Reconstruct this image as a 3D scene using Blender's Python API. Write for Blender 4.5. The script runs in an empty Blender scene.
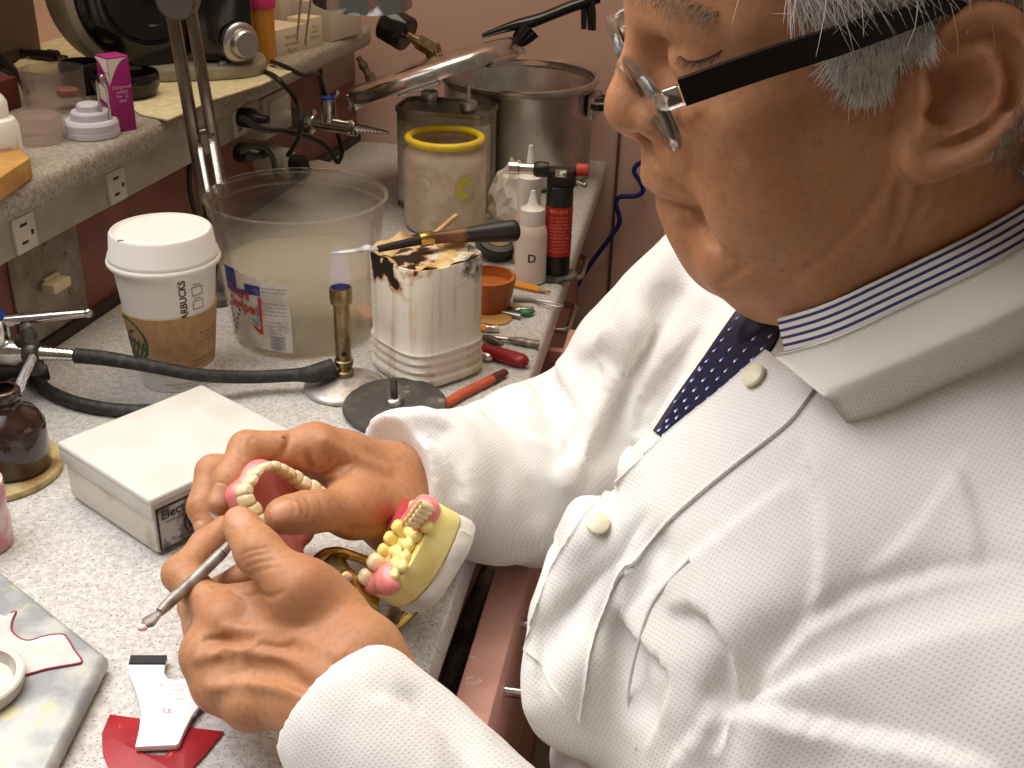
import bpy, bmesh, math, random
import numpy as np
from mathutils import Vector, Matrix, Euler, noise as mnoise
random.seed(7); rng=np.random.default_rng(7)
SC=bpy.context.scene; COL=SC.collection; PI=math.pi
# ---------- camera (worktop top is z=0 while building; everything is lifted to 0.85 m at the end) ----------
F_PX=1150.; PITCH=math.radians(27); ROLL=math.radians(1.7); LIFT=.85
C0=np.array([0,0,.46])
FW=np.array([0,math.cos(PITCH),-math.sin(PITCH)]); _u=np.array([0,math.sin(PITCH),math.cos(PITCH)]); _r=np.array([1.,0,0])
RT=_r*math.cos(ROLL)+_u*math.sin(ROLL); UP=_u*math.cos(ROLL)-_r*math.sin(ROLL)
def ray(x,y): return FW+(x-512)/F_PX*RT-(y-384)/F_PX*UP
def P(x,y,z=0.):
    d=ray(x,y); return C0+d*((z-C0[2])/d[2])
def at(x,y,dep): return C0+dep*ray(x,y)
def onplane(x,y,p0,n):
    d=ray(x,y); n=np.array(n,float); return C0+d*(((np.array(p0)-C0)@n)/(d@n))
def pix(w):
    v=np.array(w)-C0; k=v@FW; return 512+F_PX*(v@RT)/k, 384-F_PX*(v@UP)/k, k
def norm(v): v=np.array(v,float); return v/np.linalg.norm(v)
def frame(o,x=None,z=None,y=None):
    """4x4 with origin o from two given axes (first given kept exact)."""
    if z is not None and x is not None:
        z=norm(z); x=np.array(x,float); x=norm(x-z*(x@z)); y=np.cross(z,x)
    elif z is not None:
        z=norm(z); t=np.array([1.,0,0]) if abs(z[0])<.9 else np.array([0,1.,0]); x=norm(t-z*(t@z)); y=np.cross(z,x)
    M=np.eye(4); M[:3,0]=x; M[:3,1]=y; M[:3,2]=z; M[:3,3]=o; return M
def T(x=0,y=0,z=0,rz=0.,rx=0.,ry=0.):
    return np.array(Matrix.Translation((x,y,z))@Euler((rx,ry,rz)).to_matrix().to_4x4())
def tp(p,rz=0.,z=None):
    return T(p[0],p[1],p[2] if z is None else z,rz)
# ---------- materials ----------
def srgb(r,g,b):
    f=lambda c:(c/12.92 if c<=.04045 else ((c+.055)/1.055)**2.4)
    return (f(r/255),f(g/255),f(b/255))
_M={}
def mat(name,col,rough=.5,metal=0.,col2=None,nsc=40.,nlo=.4,nhi=.6,col3=None,n3=150.,lo3=.6,hi3=.66,bump=0.,bsc=200.,trans=0.,ior=1.45,alpha=1.,emit=0.,spec=.5,sss=0.,coat=0.,detail=6.,sheen=0.):
    if name in _M: return _M[name]
    m=bpy.data.materials.new(name); m.use_nodes=True; nt=m.node_tree; N=nt.nodes; K=nt.links
    b=N['Principled BSDF']; I=b.inputs
    I['Base Color'].default_value=(*col,1); I['Roughness'].default_value=rough; I['Metallic'].default_value=metal
    I['Transmission Weight'].default_value=trans; I['IOR'].default_value=ior; I['Alpha'].default_value=alpha
    I['Specular IOR Level'].default_value=spec; I['Coat Weight'].default_value=coat; I['Sheen Weight'].default_value=sheen
    if sss: I['Subsurface Weight'].default_value=sss; I['Subsurface Radius'].default_value=(1.,.35,.2); I['Subsurface Scale'].default_value=.004
    if emit: I['Emission Color'].default_value=(*col,1); I['Emission Strength'].default_value=emit
    tc=N.new('ShaderNodeTexCoord').outputs['Object']
    cur=None
    def nz(sc,lo,hi,cA,cB,det=detail):
        n=N.new('ShaderNodeTexNoise'); n.inputs['Scale'].default_value=sc; n.inputs['Detail'].default_value=det; K.new(tc,n.inputs['Vector'])
        r=N.new('ShaderNodeMapRange'); r.inputs['From Min'].default_value=lo; r.inputs['From Max'].default_value=hi; K.new(n.outputs['Fac'],r.inputs['Value'])
        x=N.new('ShaderNodeMix'); x.data_type='RGBA'; K.new(r.outputs['Result'],x.inputs['Factor'])
        for s,c in ((6,cA),(7,cB)):
            if isinstance(c,tuple): x.inputs[s].default_value=(*c,1)
            else: K.new(c,x.inputs[s])
        return x.outputs[2]
    if col2: cur=nz(nsc,nlo,nhi,col,col2)
    if col3: cur=nz(n3,lo3,hi3,cur if cur is not None else col,col3,3.)
    if cur is not None:
        K.new(cur,I['Base Color'])
        if emit: K.new(cur,I['Emission Color'])
    if bump:
        n=N.new('ShaderNodeTexNoise'); n.inputs['Scale'].default_value=bsc; n.inputs['Detail'].default_value=5; K.new(tc,n.inputs['Vector'])
        bp=N.new('ShaderNodeBump'); bp.inputs['Strength'].default_value=bump; bp.inputs['Distance'].default_value=.0015; K.new(n.outputs['Fac'],bp.inputs['Height']); K.new(bp.outputs['Normal'],I['Normal'])
    _M[name]=m; return m
# ---------- objects ----------
def tag(o,label,cat,group=None,kind=None):
    o['label']=label; o['category']=cat
    if group: o['group']=group
    if kind: o['kind']=kind
    return o
def thing(name,label,cat,loc,group=None):
    o=bpy.data.objects.new(name,None); o.empty_display_size=.02; COL.objects.link(o); o.location=tuple(map(float,loc[:3]))
    return tag(o,label,cat,group)
def wloc(o):
    v=np.zeros(3)
    while o is not None: v+=np.array(o.location); o=o.parent
    return v
def tr(M,V): V=np.asarray(V,float).reshape(-1,3); return V if M is None else V@M[:3,:3].T+M[:3,3]
class MB:
    """collects shapes and links them as ONE mesh object"""
    def __init__(s): s.v=[]; s.f=[]; s.m=[]; s.n=0
    def add(s,V,Fc,mi=0,M=None):
        V=tr(M,V); s.v.append(V); s.f+=[tuple(int(i)+s.n for i in q) for q in Fc]; s.m+=[mi]*len(Fc); s.n+=len(V); return s
    def bm(s,b,mi=0,M=None):
        b.verts.index_update(); V=[v.co[:] for v in b.verts]; Fc=[[v.index for v in f.verts] for f in b.faces]; b.free(); return s.add(V,Fc,mi,M)
    def box(s,c,d,M=None,bev=.001,mi=0,seg=2):
        b=bmesh.new(); bmesh.ops.create_cube(b,size=1.)
        for v in b.verts: v.co=Vector((v.co.x*d[0]+c[0],v.co.y*d[1]+c[1],v.co.z*d[2]+c[2]))
        if bev: bmesh.ops.bevel(b,geom=b.edges[:],offset=min(bev,min(d)*.45),segments=seg,affect='EDGES',profile=.5)
        return s.bm(b,mi,M)
    def prism(s,poly,z0,z1,M=None,bev=0.,mi=0,seg=2):
        b=bmesh.new(); vs=[b.verts.new((p[0],p[1],z0)) for p in poly]; f=b.faces.new(vs)
        r=bmesh.ops.extrude_face_region(b,geom=[f]); 
        for v in r['geom']:
            if isinstance(v,bmesh.types.BMVert): v.co.z=z1
        bmesh.ops.recalc_face_normals(b,faces=b.faces[:])
        if bev:
            E=[e for e in b.edges if abs(e.verts[0].co.z-e.verts[1].co.z)<1e-9]
            bmesh.ops.bevel(b,geom=E,offset=bev,segments=seg,affect='EDGES',profile=.5)
        return s.bm(b,mi,M)
    def lathe(s,prof,M=None,seg=48,mi=0,mis=None,fn=None,closed=False):
        """prof: (r,z) bottom to top on the outside; r=0 ends close. fn(angle)->radius factor"""
        A=np.arange(seg)*2*PI/seg; V=[]
        k=np.array([fn(a) if fn else 1. for a in A])
        for r,z in prof: V+= [(r*q*math.cos(a),r*q*math.sin(a),z) for a,q in zip(A,k)]
        Fc=[];ms=[]; n=len(prof); rows=range(n if closed else n-1)
        for i in rows:
            for j in range(seg):
                a,b2=i*seg+j,i*seg+(j+1)%seg; c,d=((i+1)%n)*seg+(j+1)%seg,((i+1)%n)*seg+j
                Fc.append((a,b2,c,d)); ms.append(mi if mis is None else mis[i])
        if not closed:
            if prof[0][0]>1e-7: Fc.append(tuple(range(seg))[::-1]); ms.append(ms[0])
            if prof[-1][0]>1e-7: Fc.append(tuple((n-1)*seg+j for j in range(seg))); ms.append(ms[-2] if len(ms)>1 else mi)
        s.v.append(tr(M,V)); s.f+=[tuple(i+s.n for i in q) for q in Fc]; s.m+=ms; s.n+=len(V); return s
    def shell(s,prof,t,M=None,seg=48,mi=0,fn=None):
        """open vessel: outer profile bottom->top, thickness t, closed bottom"""
        inn=[(max(r-t,1e-4),z) for r,z in prof][::-1]; inn[-1]=(inn[-1][0],prof[0][1]+t)
        return s.lathe([(1e-8,prof[0][1])]+list(prof)+inn+[(1e-8,prof[0][1]+t)],M,seg,mi,fn=fn)
    def tube(s,pts,r,seg=10,M=None,mi=0,sub=0,caps=True,flat=1.,closed=False):
        pts=np.array(pts,float); r=np.full(len(pts),r,float) if np.isscalar(r) else np.array(r,float)
        if sub: pts,r=smooth(pts,r,sub,closed)
        n=len(pts); tg=np.gradient(pts,axis=0) if not closed else np.roll(pts,-1,0)-np.roll(pts,1,0)
        tg/=np.linalg.norm(tg,axis=1)[:,None]+1e-12
        x=np.cross(tg[0],[0,0,1.]); x=x if np.linalg.norm(x)>1e-3 else np.array([1.,0,0]); x=norm(x); V=[]
        for i in range(n):
            x=norm(x-tg[i]*(x@tg[i])); y=np.cross(tg[i],x)
            for j in range(seg):
                a=2*PI*j/seg; V.append(pts[i]+r[i]*(math.cos(a)*x+flat*math.sin(a)*y))
        Fc=[]
        for i in range(n if closed else n-1):
            for j in range(seg): k=(i+1)%n; Fc.append((i*seg+j,i*seg+(j+1)%seg,k*seg+(j+1)%seg,k*seg+j))
        if caps and not closed: Fc+= [tuple(range(seg))[::-1],tuple((n-1)*seg+j for j in range(seg))]
        return s.add(V,Fc,mi,M)
    def ell(s,c,r,M=None,mi=0,seg=20,rings=12):
        p=[(max(math.sin(PI*i/rings),1e-8),-math.cos(PI*i/rings)) for i in range(rings+1)]
        D=np.diag([r[0],r[1],r[2],1.]); D[:3,3]=c
        return s.lathe(p,D if M is None else M@D,seg,mi)
    def text(s,txt,size,fn,mi=0,bold=0.):
        """fn maps (x,y) text-plane coords to a 3-D point"""
        cu=bpy.data.curves.new('txt','FONT'); cu.body=txt; cu.size=size; cu.align_x='CENTER'; cu.align_y='CENTER'; cu.resolution_u=3; cu.offset=bold*size
        o=bpy.data.objects.new('txt',cu); me=bpy.data.meshes.new_from_object(o)
        V=[fn(v.co.x,v.co.y) for v in me.vertices]; Fc=[tuple(p.vertices) for p in me.polygons]
        bpy.data.objects.remove(o); bpy.data.curves.remove(cu); bpy.data.meshes.remove(me)
        return s.add(V,Fc,mi) if Fc else s
    def build(s,name,mats,parent=None,loc=None,angle=38,label=None):
        mats=mats if isinstance(mats,(list,tuple)) else [mats]
        V=np.concatenate(s.v); o0=wloc(parent) if parent is not None else np.array(loc if loc is not None else (V.min(0)+V.max(0))/2*np.array([1,1,0])+np.array([0,0,V[:,2].min()]))
        me=bpy.data.meshes.new(name); me.from_pydata((V-o0).tolist(),[],s.f); 
        for m in mats: me.materials.append(m)
        me.polygons.foreach_set('material_index',s.m); me.polygons.foreach_set('use_smooth',[True]*len(s.f)); me.validate(); me.update()
        if angle and angle<170: me.set_sharp_from_angle(angle=math.radians(angle))
        o=bpy.data.objects.new(name,me); COL.objects.link(o)
        if parent is not None: o.parent=parent
        else: o.location=o0.tolist()
        if label: o['label']=label
        return o
def smooth(pts,r,sub,closed=False):
    n=len(pts); out=[];ro=[]; R=range(n if closed else n-1)
    for i in R:
        p=[pts[(i+k)%n] if closed else pts[min(max(i+k,0),n-1)] for k in (-1,0,1,2)]
        q=[r[(i+k)%n] if closed else r[min(max(i+k,0),n-1)] for k in (-1,0,1,2)]
        for j in range(sub):
            t=j/sub; h=lambda a:.5*(2*a[1]+(a[2]-a[0])*t+(2*a[0]-5*a[1]+4*a[2]-a[3])*t*t+(3*a[1]-a[0]-3*a[2]+a[3])*t**3)
            out.append(h(p)); ro.append(max(h(q),1e-5))
    if not closed: out.append(pts[-1]); ro.append(r[-1])
    return np.array(out),np.array(ro)
def cat2(pts,sub=8,closed=False):
    pts=np.array(pts,float); return smooth(pts,np.ones(len(pts)),sub,closed)[0]
def face_ang(b): return math.atan2(-b[1],-b[0])
def cyl_map(M,r0,r1,z0,z1,ang,off=.0003):
    """(x,y) on a label -> 3-D on a cone; x runs to the viewer's right, y up from mid-height"""
    def fn(x,y):
        z=(z0+z1)/2+y; r=r0+(r1-r0)*(z-z0)/(z1-z0)+off; a=ang+x/r
        return tr(M,[(r*math.cos(a),r*math.sin(a),z)])[0]
    return fn
def cyl_patch(mb,fn,x0,x1,y0,y1,nx=16,ny=4,mi=0):
    V=[fn(x0+(x1-x0)*i/nx,y0+(y1-y0)*j/ny) for j in range(ny+1) for i in range(nx+1)]
    Fc=[(j*(nx+1)+i,j*(nx+1)+i+1,(j+1)*(nx+1)+i+1,(j+1)*(nx+1)+i) for j in range(ny) for i in range(nx)]
    return mb.add(V,Fc,mi)
def poly_patch(mb,fn,poly,mi=0):
    V=[fn(*p) for p in poly]; return mb.add(V,[tuple(range(len(V)))],mi)
# ================= materials of the room =================
LAM=mat('speckled laminate',srgb(205,202,197),.42,col2=srgb(182,178,172),nsc=260,nlo=.4,nhi=.62,col3=srgb(112,108,106),n3=560,lo3=.59,hi3=.67,bump=.05,bsc=500)
LAMS=mat('speckled laminate of shelf',srgb(166,158,144),.45,col2=srgb(142,134,120),nsc=240,nlo=.4,nhi=.62,col3=srgb(92,85,76),n3=420,lo3=.6,hi3=.66,bump=.05,bsc=500)
PINK=mat('pink wall paint',srgb(224,190,174),.7,col2=srgb(216,180,163),nsc=5,nlo=.35,nhi=.7,bump=.06,bsc=300)
MAROON=mat('maroon laminate',srgb(142,88,78),.5,col2=srgb(128,76,67),nsc=25,bump=.03)
DRAW=mat('pink drawer enamel',srgb(216,162,148),.45,col2=srgb(202,146,132),nsc=40,nlo=.55,nhi=.75,col3=srgb(230,214,206),n3=90,lo3=.68,hi3=.72)
DARK=mat('dark interior',srgb(48,40,36),.8)
CHROME=mat('chrome',(.75,.75,.74),.16,1.,col2=(.5,.48,.45),nsc=120,nlo=.5,nhi=.75)
STEEL=mat('brushed steel',(.55,.54,.52),.32,1.,col2=(.42,.40,.38),nsc=60)
ALU=mat('aluminium',(.62,.61,.59),.3,1.,col2=(.48,.46,.44),nsc=35,bump=.04,bsc=120)
BRASS=mat('gilded brass',(.62,.42,.13),.26,1.,col2=(.42,.27,.08),nsc=90)
BRASSD=mat('tarnished brass',(.34,.25,.13),.36,1.,col2=(.2,.145,.08),nsc=120)
BLACK=mat('black plastic',(.012,.011,.01),.35)
BLACKG=mat('glossy black plastic',(.008,.007,.007),.14,spec=.6)
RUB=mat('black rubber hose',(.022,.02,.018),.6,col2=(.07,.062,.055),nsc=160,nlo=.5,nhi=.75,bump=.25,bsc=300)
GREYM=mat('grey painted metal',srgb(176,171,158),.45,col2=srgb(160,154,140),nsc=30)
WHITEP=mat('white plastic',srgb(236,232,222),.35)
IVORY=mat('ivory plastic',srgb(226,214,170),.4)
# ================= the setting =================
LA=np.array([-.443,.881,0]); LD=np.array([.242,.97,0]); LD/=np.linalg.norm(LD); LN=np.array([LD[1],-LD[0],0])
def L(s,o,z=0.): return LA+LD*s+LN*o+np.array([0,0,z])
LROT=math.atan2(LD[1],LD[0])          # x of this frame runs along the riser
LM=lambda s,o,z=0.: frame(L(s,o,z),x=-LD,z=[0,0,1])   # local x runs towards the viewer, y away from the riser
CORN=L(.834,0); BD=norm(np.array([.127,1.62,0])-CORN); 
E0=np.array([-.039,.555,0]); ED=norm(np.array([.162,1.04,0])); EN=np.array([ED[1],-ED[0],0])
def E(s,o,z=0.): return E0+ED*s+EN*o+np.array([0,0,z])
eb=E(1.07,0)
def isect(p,d,q,e):
    A=np.array([[d[0],-e[0]],[d[1],-e[1]]]); t=np.linalg.solve(A,(q-p)[:2]); return p+d*t[0]
eb=isect(E0,ED,CORN,BD)
w=[E(-.75,0),eb,CORN,L(-.95,0)]
m=MB(); m.prism([p[:2] for p in w],-.032,0,bev=.009,seg=4); wk=m.build('worktop',LAM,angle=50)
tag(wk,'grey speckled laminate bench top carrying the wax pots and burner','worktop')
wk['kind']='structure'
m=MB(); m.box((0,0,-.86),(5,5,.02),bev=0); o=m.build('floor',mat('floor vinyl',srgb(120,105,92),.6,col2=srgb(105,92,80),nsc=8)); o['kind']='structure'
# walls
def wallbox(name,p,q,th,z0,z1,mt,nsign):
    d=norm(q-p); n=np.array([d[1],-d[0],0])*nsign; ln=np.linalg.norm(q-p)
    M=frame(p,x=d,z=[0,0,1]); y=-th/2 if np.dot(n,M[:3,1])>0 else th/2
    mm=MB(); mm.box((ln/2,y,(z0+z1)/2),(ln,th,z1-z0),M,bev=0); o=mm.build(name,mt); o['kind']='structure'; return o
wallbox('wall_back',CORN-BD*.45,CORN+BD*1.5,.05,-.85,1.6,PINK,-1 if np.cross(BD,[0,0,1])[1]>0 else 1)
wallbox('wall_left',L(-1.,-.285),L(.84,-.285),.05,-.85,1.6,PINK,1)
# panel seam in the pink wall to the right of the bench
seamp=[onplane(x,y,CORN,[-BD[1],BD[0],0])-np.array([0,.003,0]) for x,y in ((619,138),(614,230),(608,332))]
sx=seamp[0]; m=MB(); m.box((0,0,-.2),(.004,.004,1.3),tp(sx,math.atan2(BD[1],BD[0]),0)); o=m.build('trim_1',mat('dark seam',srgb(96,72,62),.8)); o['kind']='structure'
# maroon riser below the shelf
m=MB(); m.box((.05,-.0125,.075),(1.768,.025,.15),LM(0,0),bev=.001); o=m.build('wall_riser',MAROON); o['kind']='structure'
m=MB(); m.box((.05,.003,.004),(1.768,.006,.012),LM(0,0),bev=.002); o=m.build('baseboard_left',mat('dark seal',srgb(58,44,40),.6)); o['kind']='structure'
# raised shelf: laminate slab with rounded nose
m=MB(); m.box((.1,-.1225,.1585),(1.81,.325,.027),LM(0,0),bev=.009,seg=4); o=m.build('raised_shelf',LAMS,angle=50); tag(o,'raised speckled laminate shelf along the left above the maroon panel','shelf')
# wireway with outlets
t=thing('wireway','long grey metal wireway with outlets under the raised shelf','wireway',L(-.1,.012,.11))
m=MB(); m.box((.12,.013,.127),(1.22,.026,.035),LM(0,0),bev=.002); m.build('channel',GREYM,t)
def outlet(s,plug=False):
    M=LM(s,.026,.127); m=MB(); m.box((0,.0015,0),(.028,.004,.031),M,bev=.0015); ou=m.build('outlet',mat('outlet plastic',srgb(205,200,184),.4),t)
    m=MB(); 
    for c,d in (((.002,.0033,.008),(.009,.0014,.0024)),((.003,.0033,-.007),(.008,.0014,.0024)),((-.008,.0033,-.001),(.0036,.0014,.004))): m.box(c,d,M,bev=.0003)
    m.build('slot',BLACK,ou)
for px,py in ((24,240),(115,187),(238,121)):
    q=onplane(px,py,L(0,.026),LN); outlet(float((q-LA)@LD))
# grey end box + junction block
q=onplane(277,112,L(0,.03),LN); s0=float((q-LA)@LD)
t=thing('junction_box','small grey junction box on the maroon panel near the back outlets','electrical box',L(s0,.0,.115))
m=MB(); m.box((0,.016,.117),(.075,.032,.05),LM(s0,0),bev=.003); m.build('housing',GREYM,t)
m=MB(); m.box((0,.033,.117),(.055,.003,.036),LM(s0,0),bev=.001); m.build('cover',GREYM,t)
q=onplane(275,160,L(0,.02),LN); s1=float((q-LA)@LD)
t=thing('conduit_adapter','round grey adapter on the maroon panel under the black cords','adapter',L(s1,0,.04))
m=MB(); m.lathe([(.02,0),(.02,.02),(.018,.024),(.018,.04),(.012,.042)],frame(L(s1,0,.055),z=LN),24); m.build('housing',GREYM,t)
m=MB(); m.lathe([(.011,0),(.011,.016),(.0085,.018)],frame(L(s1,.042,.055),z=LN),20); m.build('plug',BLACK,t)
# switch plate
q=[onplane(x,y,L(0,.002),LN) for x,y in ((12,288),(85,288))]; sa,sb=[float((p-LA)@LD) for p in q]; sc_=(sa+sb)/2
t=thing('light_switch','metal wall plate with an ivory toggle on the maroon panel','switch',L(sc_,.0,.012))
m=MB(); m.box((0,.0015,.057),(sb-sa,.003,.09),LM(sc_,0),bev=.002)
for dx,dz in ((-.028,.018),(.028,.018),(-.028,-.018),(.028,-.018),(0,.036)): m.ell((dx,.0032,.057+dz),(.0032,.0012,.0032),LM(sc_,0))
m.build('plate',mat('stained steel plate',(.36,.32,.26),.45,.6,col2=(.27,.23,.18),nsc=50),t)
m=MB(); m.box((0,.005,.06),(.022,.004,.013),LM(sc_,0),bev=.0015); m.box((.004,.012,.0595),(.026,.014,.0095),LM(sc_,0),bev=.002); m.build('toggle',IVORY,t)
# small plate high on the riser near the back
q=onplane(338,82,L(0,.002),LN); s2=float((q-LA)@LD)
o=MB().box((0,.002,.112),(.11,.004,.04),LM(s2,0),bev=.001).build('cover_plate',mat('plate steel',(.34,.31,.28),.4,1.)); tag(o,'blank steel cover plate on the maroon panel below the shelf end','plate')
# bench carcass, drawer
t=thing('bench_cabinet','pink drawer cabinet under the speckled bench top','cabinet',E(.35,-.2,-.85))
def ebox(mm,s0,s1,o0,o1,z0,z1,bev=.001): mm.box(((s0+s1)/2,-(o0+o1)/2,(z0+z1)/2),(abs(s1-s0),abs(o1-o0),z1-z0),frame(E(0,0),x=ED,z=[0,0,1]),bev=bev)
m=MB(); ebox(m,.60,1.06,-.05,-.03,-.85,-.033); ebox(m,-.62,1.06,-.40,-.39,-.85,-.033); ebox(m,-.62,-.6,-.39,-.03,-.85,-.033); ebox(m,-.62,1.06,-.39,-.03,-.85,-.83); ebox(m,-.6,.62,-.39,-.02,-.22,-.20); ebox(m,-.6,.62,-.03,-.02,-.80,-.22); m.build('carcass',mat('pink cabinet enamel',srgb(172,120,106),.5,col2=srgb(158,108,96),nsc=15),t)
dr=P(500,625,-.036); dso=[float((P(x,y,-.036)-E0)@EN) for x,y in ((470,690),(516,572),(562,318))]
print('drawer offs',dso)
do=float(np.mean(dso[:2]))
m=MB(); ebox(m,-.25,.56,do-.012,do+.013,-.19,-.036,bev=.003); ebox(m,-.22,.53,do-.3,do-.012,-.185,-.18); ebox(m,-.23,-.22,do-.3,do-.012,-.185,-.05); ebox(m,.53,.54,do-.3,do-.012,-.185,-.05)
dw=m.build('drawer',DRAW,t)
def dhandle(mm,sc,o,z,wd=.05,out=.03):
    M=frame(E(sc,o,z),x=ED,z=[0,0,1]); mm.tube([(-wd/2,0,0),(-wd/2,-out*.8,0),(-wd/2+.006,-out,0),(wd/2-.006,-out,0),(wd/2,-out*.8,0),(wd/2,0,0)],.0038,10,M)
q=P(512,683,-.055); hs=float((q-E0)@ED)
m=MB(); dhandle(m,hs+.03,do+.012,-.058,.07,.032); m.build('handle',CHROME,dw)
for px,py,z in ((583,268,-.075),(571,318,-.075)):
    q=P(px,py,z); s=float((q-E0)@ED); o_=float((q-E0)@EN)
    m=MB(); ebox(m,s-.07,s+.07,-.03,o_-.022,z-.04,z+.03,bev=.002); d2=m.build('drawer',mat('pink cabinet enamel',(0,0,0)),t)
    m=MB(); dhandle(m,s,o_-.023,z,.075,.024); m.build('handle',STEEL,d2)
# grey rod in the open drawer
a,b=P(492,565,-.09),P(458,662,-.09)
t=thing('grinding_handpiece','worn grey metal rod lying in the open drawer','tool',b)
m=MB(); d=b-a; m.tube([a-d*.6,a-d*.3,a,a+d*.5,b,b+d*.25],[.004,.006,.0075,.0095,.0095,.006],14); m.build('body',mat('worn grey metal',srgb(150,145,134),.5,col2=srgb(110,104,95),nsc=70),t)
m=MB(); m.tube([b+d*.25,b+d*.4],[.004,.0035],12); m.build('tip',STEEL,t)
# ================= paper coffee cup =================
def coffee_cup():
    b=P(178,377); t=thing('coffee_cup','white paper coffee cup with tan sleeve and white lid beside the clear bucket','cup',b)
    M=tp(b,0,0)@np.diag([1,1,.965,1.]); ang=face_ang(b); R=lambda z:.0305+(.0425-.0305)*z/.118
    W=mat('white paper cup',srgb(226,222,214),.5); K=mat('kraft sleeve',srgb(178,142,100),.75,col2=srgb(168,130,90),nsc=160); G=mat('dark green print',srgb(38,84,58),.6); INK=mat('dark print',srgb(62,54,48),.6)
    m=MB(); m.lathe([(1e-8,.003),(.0275,.003),(.029,0),(.0305,.0005),(R(.04),.04),(R(.118),.118),(R(.118)-.001,.118),(.03,.006),(1e-8,.006)],M,56)
    f=cyl_map(M,R(0),R(.118),0,.118,ang,.0004)
    m.text('STARBUCKS',.0084,lambda x,y:f(.0115-y,x+.0268),1,.02)
    for yy in (.0375,.0245):
        bx=.0245
        for c in ((bx-.0052,bx-.0047,yy-.0045,yy+.0035),(bx+.0047,bx+.0052,yy-.0045,yy+.0035),(bx-.0052,bx+.0052,yy-.0045,yy-.004),(bx-.0052,bx+.0052,yy+.003,yy+.0035)): cyl_patch(m,f,*c,4,1,1)
    for yy,w in ((.0432,'Decaf'),(.0302,'Shots')): m.text(w,.0028,lambda x,y,yy=yy:f(.0245+x,yy+y),1)
    for k,w in enumerate(('Careful, the beverage you are about','to enjoy is extremely hot.')): m.text(w,.0026,lambda x,y,k=k:f(.008+x,-.0505-.0032*k+y),1)
    m.build('body',[W,INK],t)
    z0,z1=.0195,.0735; m=MB(); a=.0009; m.lathe([(R(z0)+.0002,z0),(R(z0)+a,z0),(R(z1)+a+.0006,z1),(R(z1)+.0002,z1)],M,56)
    f=cyl_map(M,R(z0)+a,R(z1)+a+.0006,z0,z1,ang,.0004)
    # round green emblem on the left of the sleeve: ring, bands and waves
    ex,ey,er=-.046,.001,.0235
    def disc_pts(r0,r1,a0,a1,n=20): return [(ex+r1*math.cos(a0+(a1-a0)*i/n),ey+r1*math.sin(a0+(a1-a0)*i/n)) for i in range(n+1)]+[(ex+r0*math.cos(a1+(a0-a1)*i/n),ey+r0*math.sin(a1+(a0-a1)*i/n)) for i in range(n+1)]
    def strip(pts0,pts1):
        V=[f(*p) for p in pts0]+[f(*p) for p in pts1]; n=len(pts0); m.add(V,[(i,i+1,n+i+1,n+i) for i in range(n-1)],1)
    def ring(r0,r1,a0,a1,n=28): strip([(ex+r0*math.cos(a0+(a1-a0)*i/n),ey+r0*math.sin(a0+(a1-a0)*i/n)) for i in range(n+1)],[(ex+r1*math.cos(a0+(a1-a0)*i/n),ey+r1*math.sin(a0+(a1-a0)*i/n)) for i in range(n+1)])
    ring(.0215,er,-PI,PI)
    for k in range(6):      # wavy vertical bands
        xx=-.004+k*.0046; yl=math.sqrt(max(.0212**2-xx*xx,1e-6)); n=16
        ys=[-yl+(2*yl*.62)*i/n for i in range(n+1)]
        strip([(ex+xx+.0016*math.sin(y*420+k),ey+y) for y in ys],[(ex+xx+.0024+.0016*math.sin(y*420+k),ey+y) for y in ys])
    strip([(ex+.002+.002*i,ey+.006+.0016*i) for i in range(7)],[(ex+.002+.002*i,ey+.0105+.0007*i) for i in range(7)])
    for k in range(4): m.text(('Made from 85% post','consumer fiber','and using less paper','')[k],.0034,lambda x,y,k=k:f(.0375+x,.009-.0042*k+y),2)
    for k in range(3): m.text(('Intended for single use only','one percent of virgin fiber','')[k],.0034,lambda x,y,k=k:f(.031+x,-.0165-.0042*k+y),2)
    m.build('sleeve',[K,G,mat('brown print',srgb(110,82,55),.7)],t)
    m=MB(); z=.112; m.lathe([(.0425,z),(.0452,z+.0005),(.0466,z+.003),(.0462,z+.0055),(.0449,z+.0065),(.0451,z+.0085),(.0446,z+.0105),(.0432,z+.0125),(.0416,z+.028),(.0402,z+.0300),(.0392,z+.0300),(.0380,z+.0282),(.0355,z+.0272),(.0335,z+.0284),(.0300,z+.0288),(.0285,z+.0284),(1e-8,z+.0284)],M,64)
    da=ang-.95; m.box((.0388*math.cos(da),.0388*math.sin(da),z+.0288),(.0042,.0032,.0032),M@T(0,0,0),bev=.0008,mi=1)
    m.build('lid',[W,mat('sip hole',srgb(120,100,78),.8)],t,angle=50)
coffee_cup()
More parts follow.
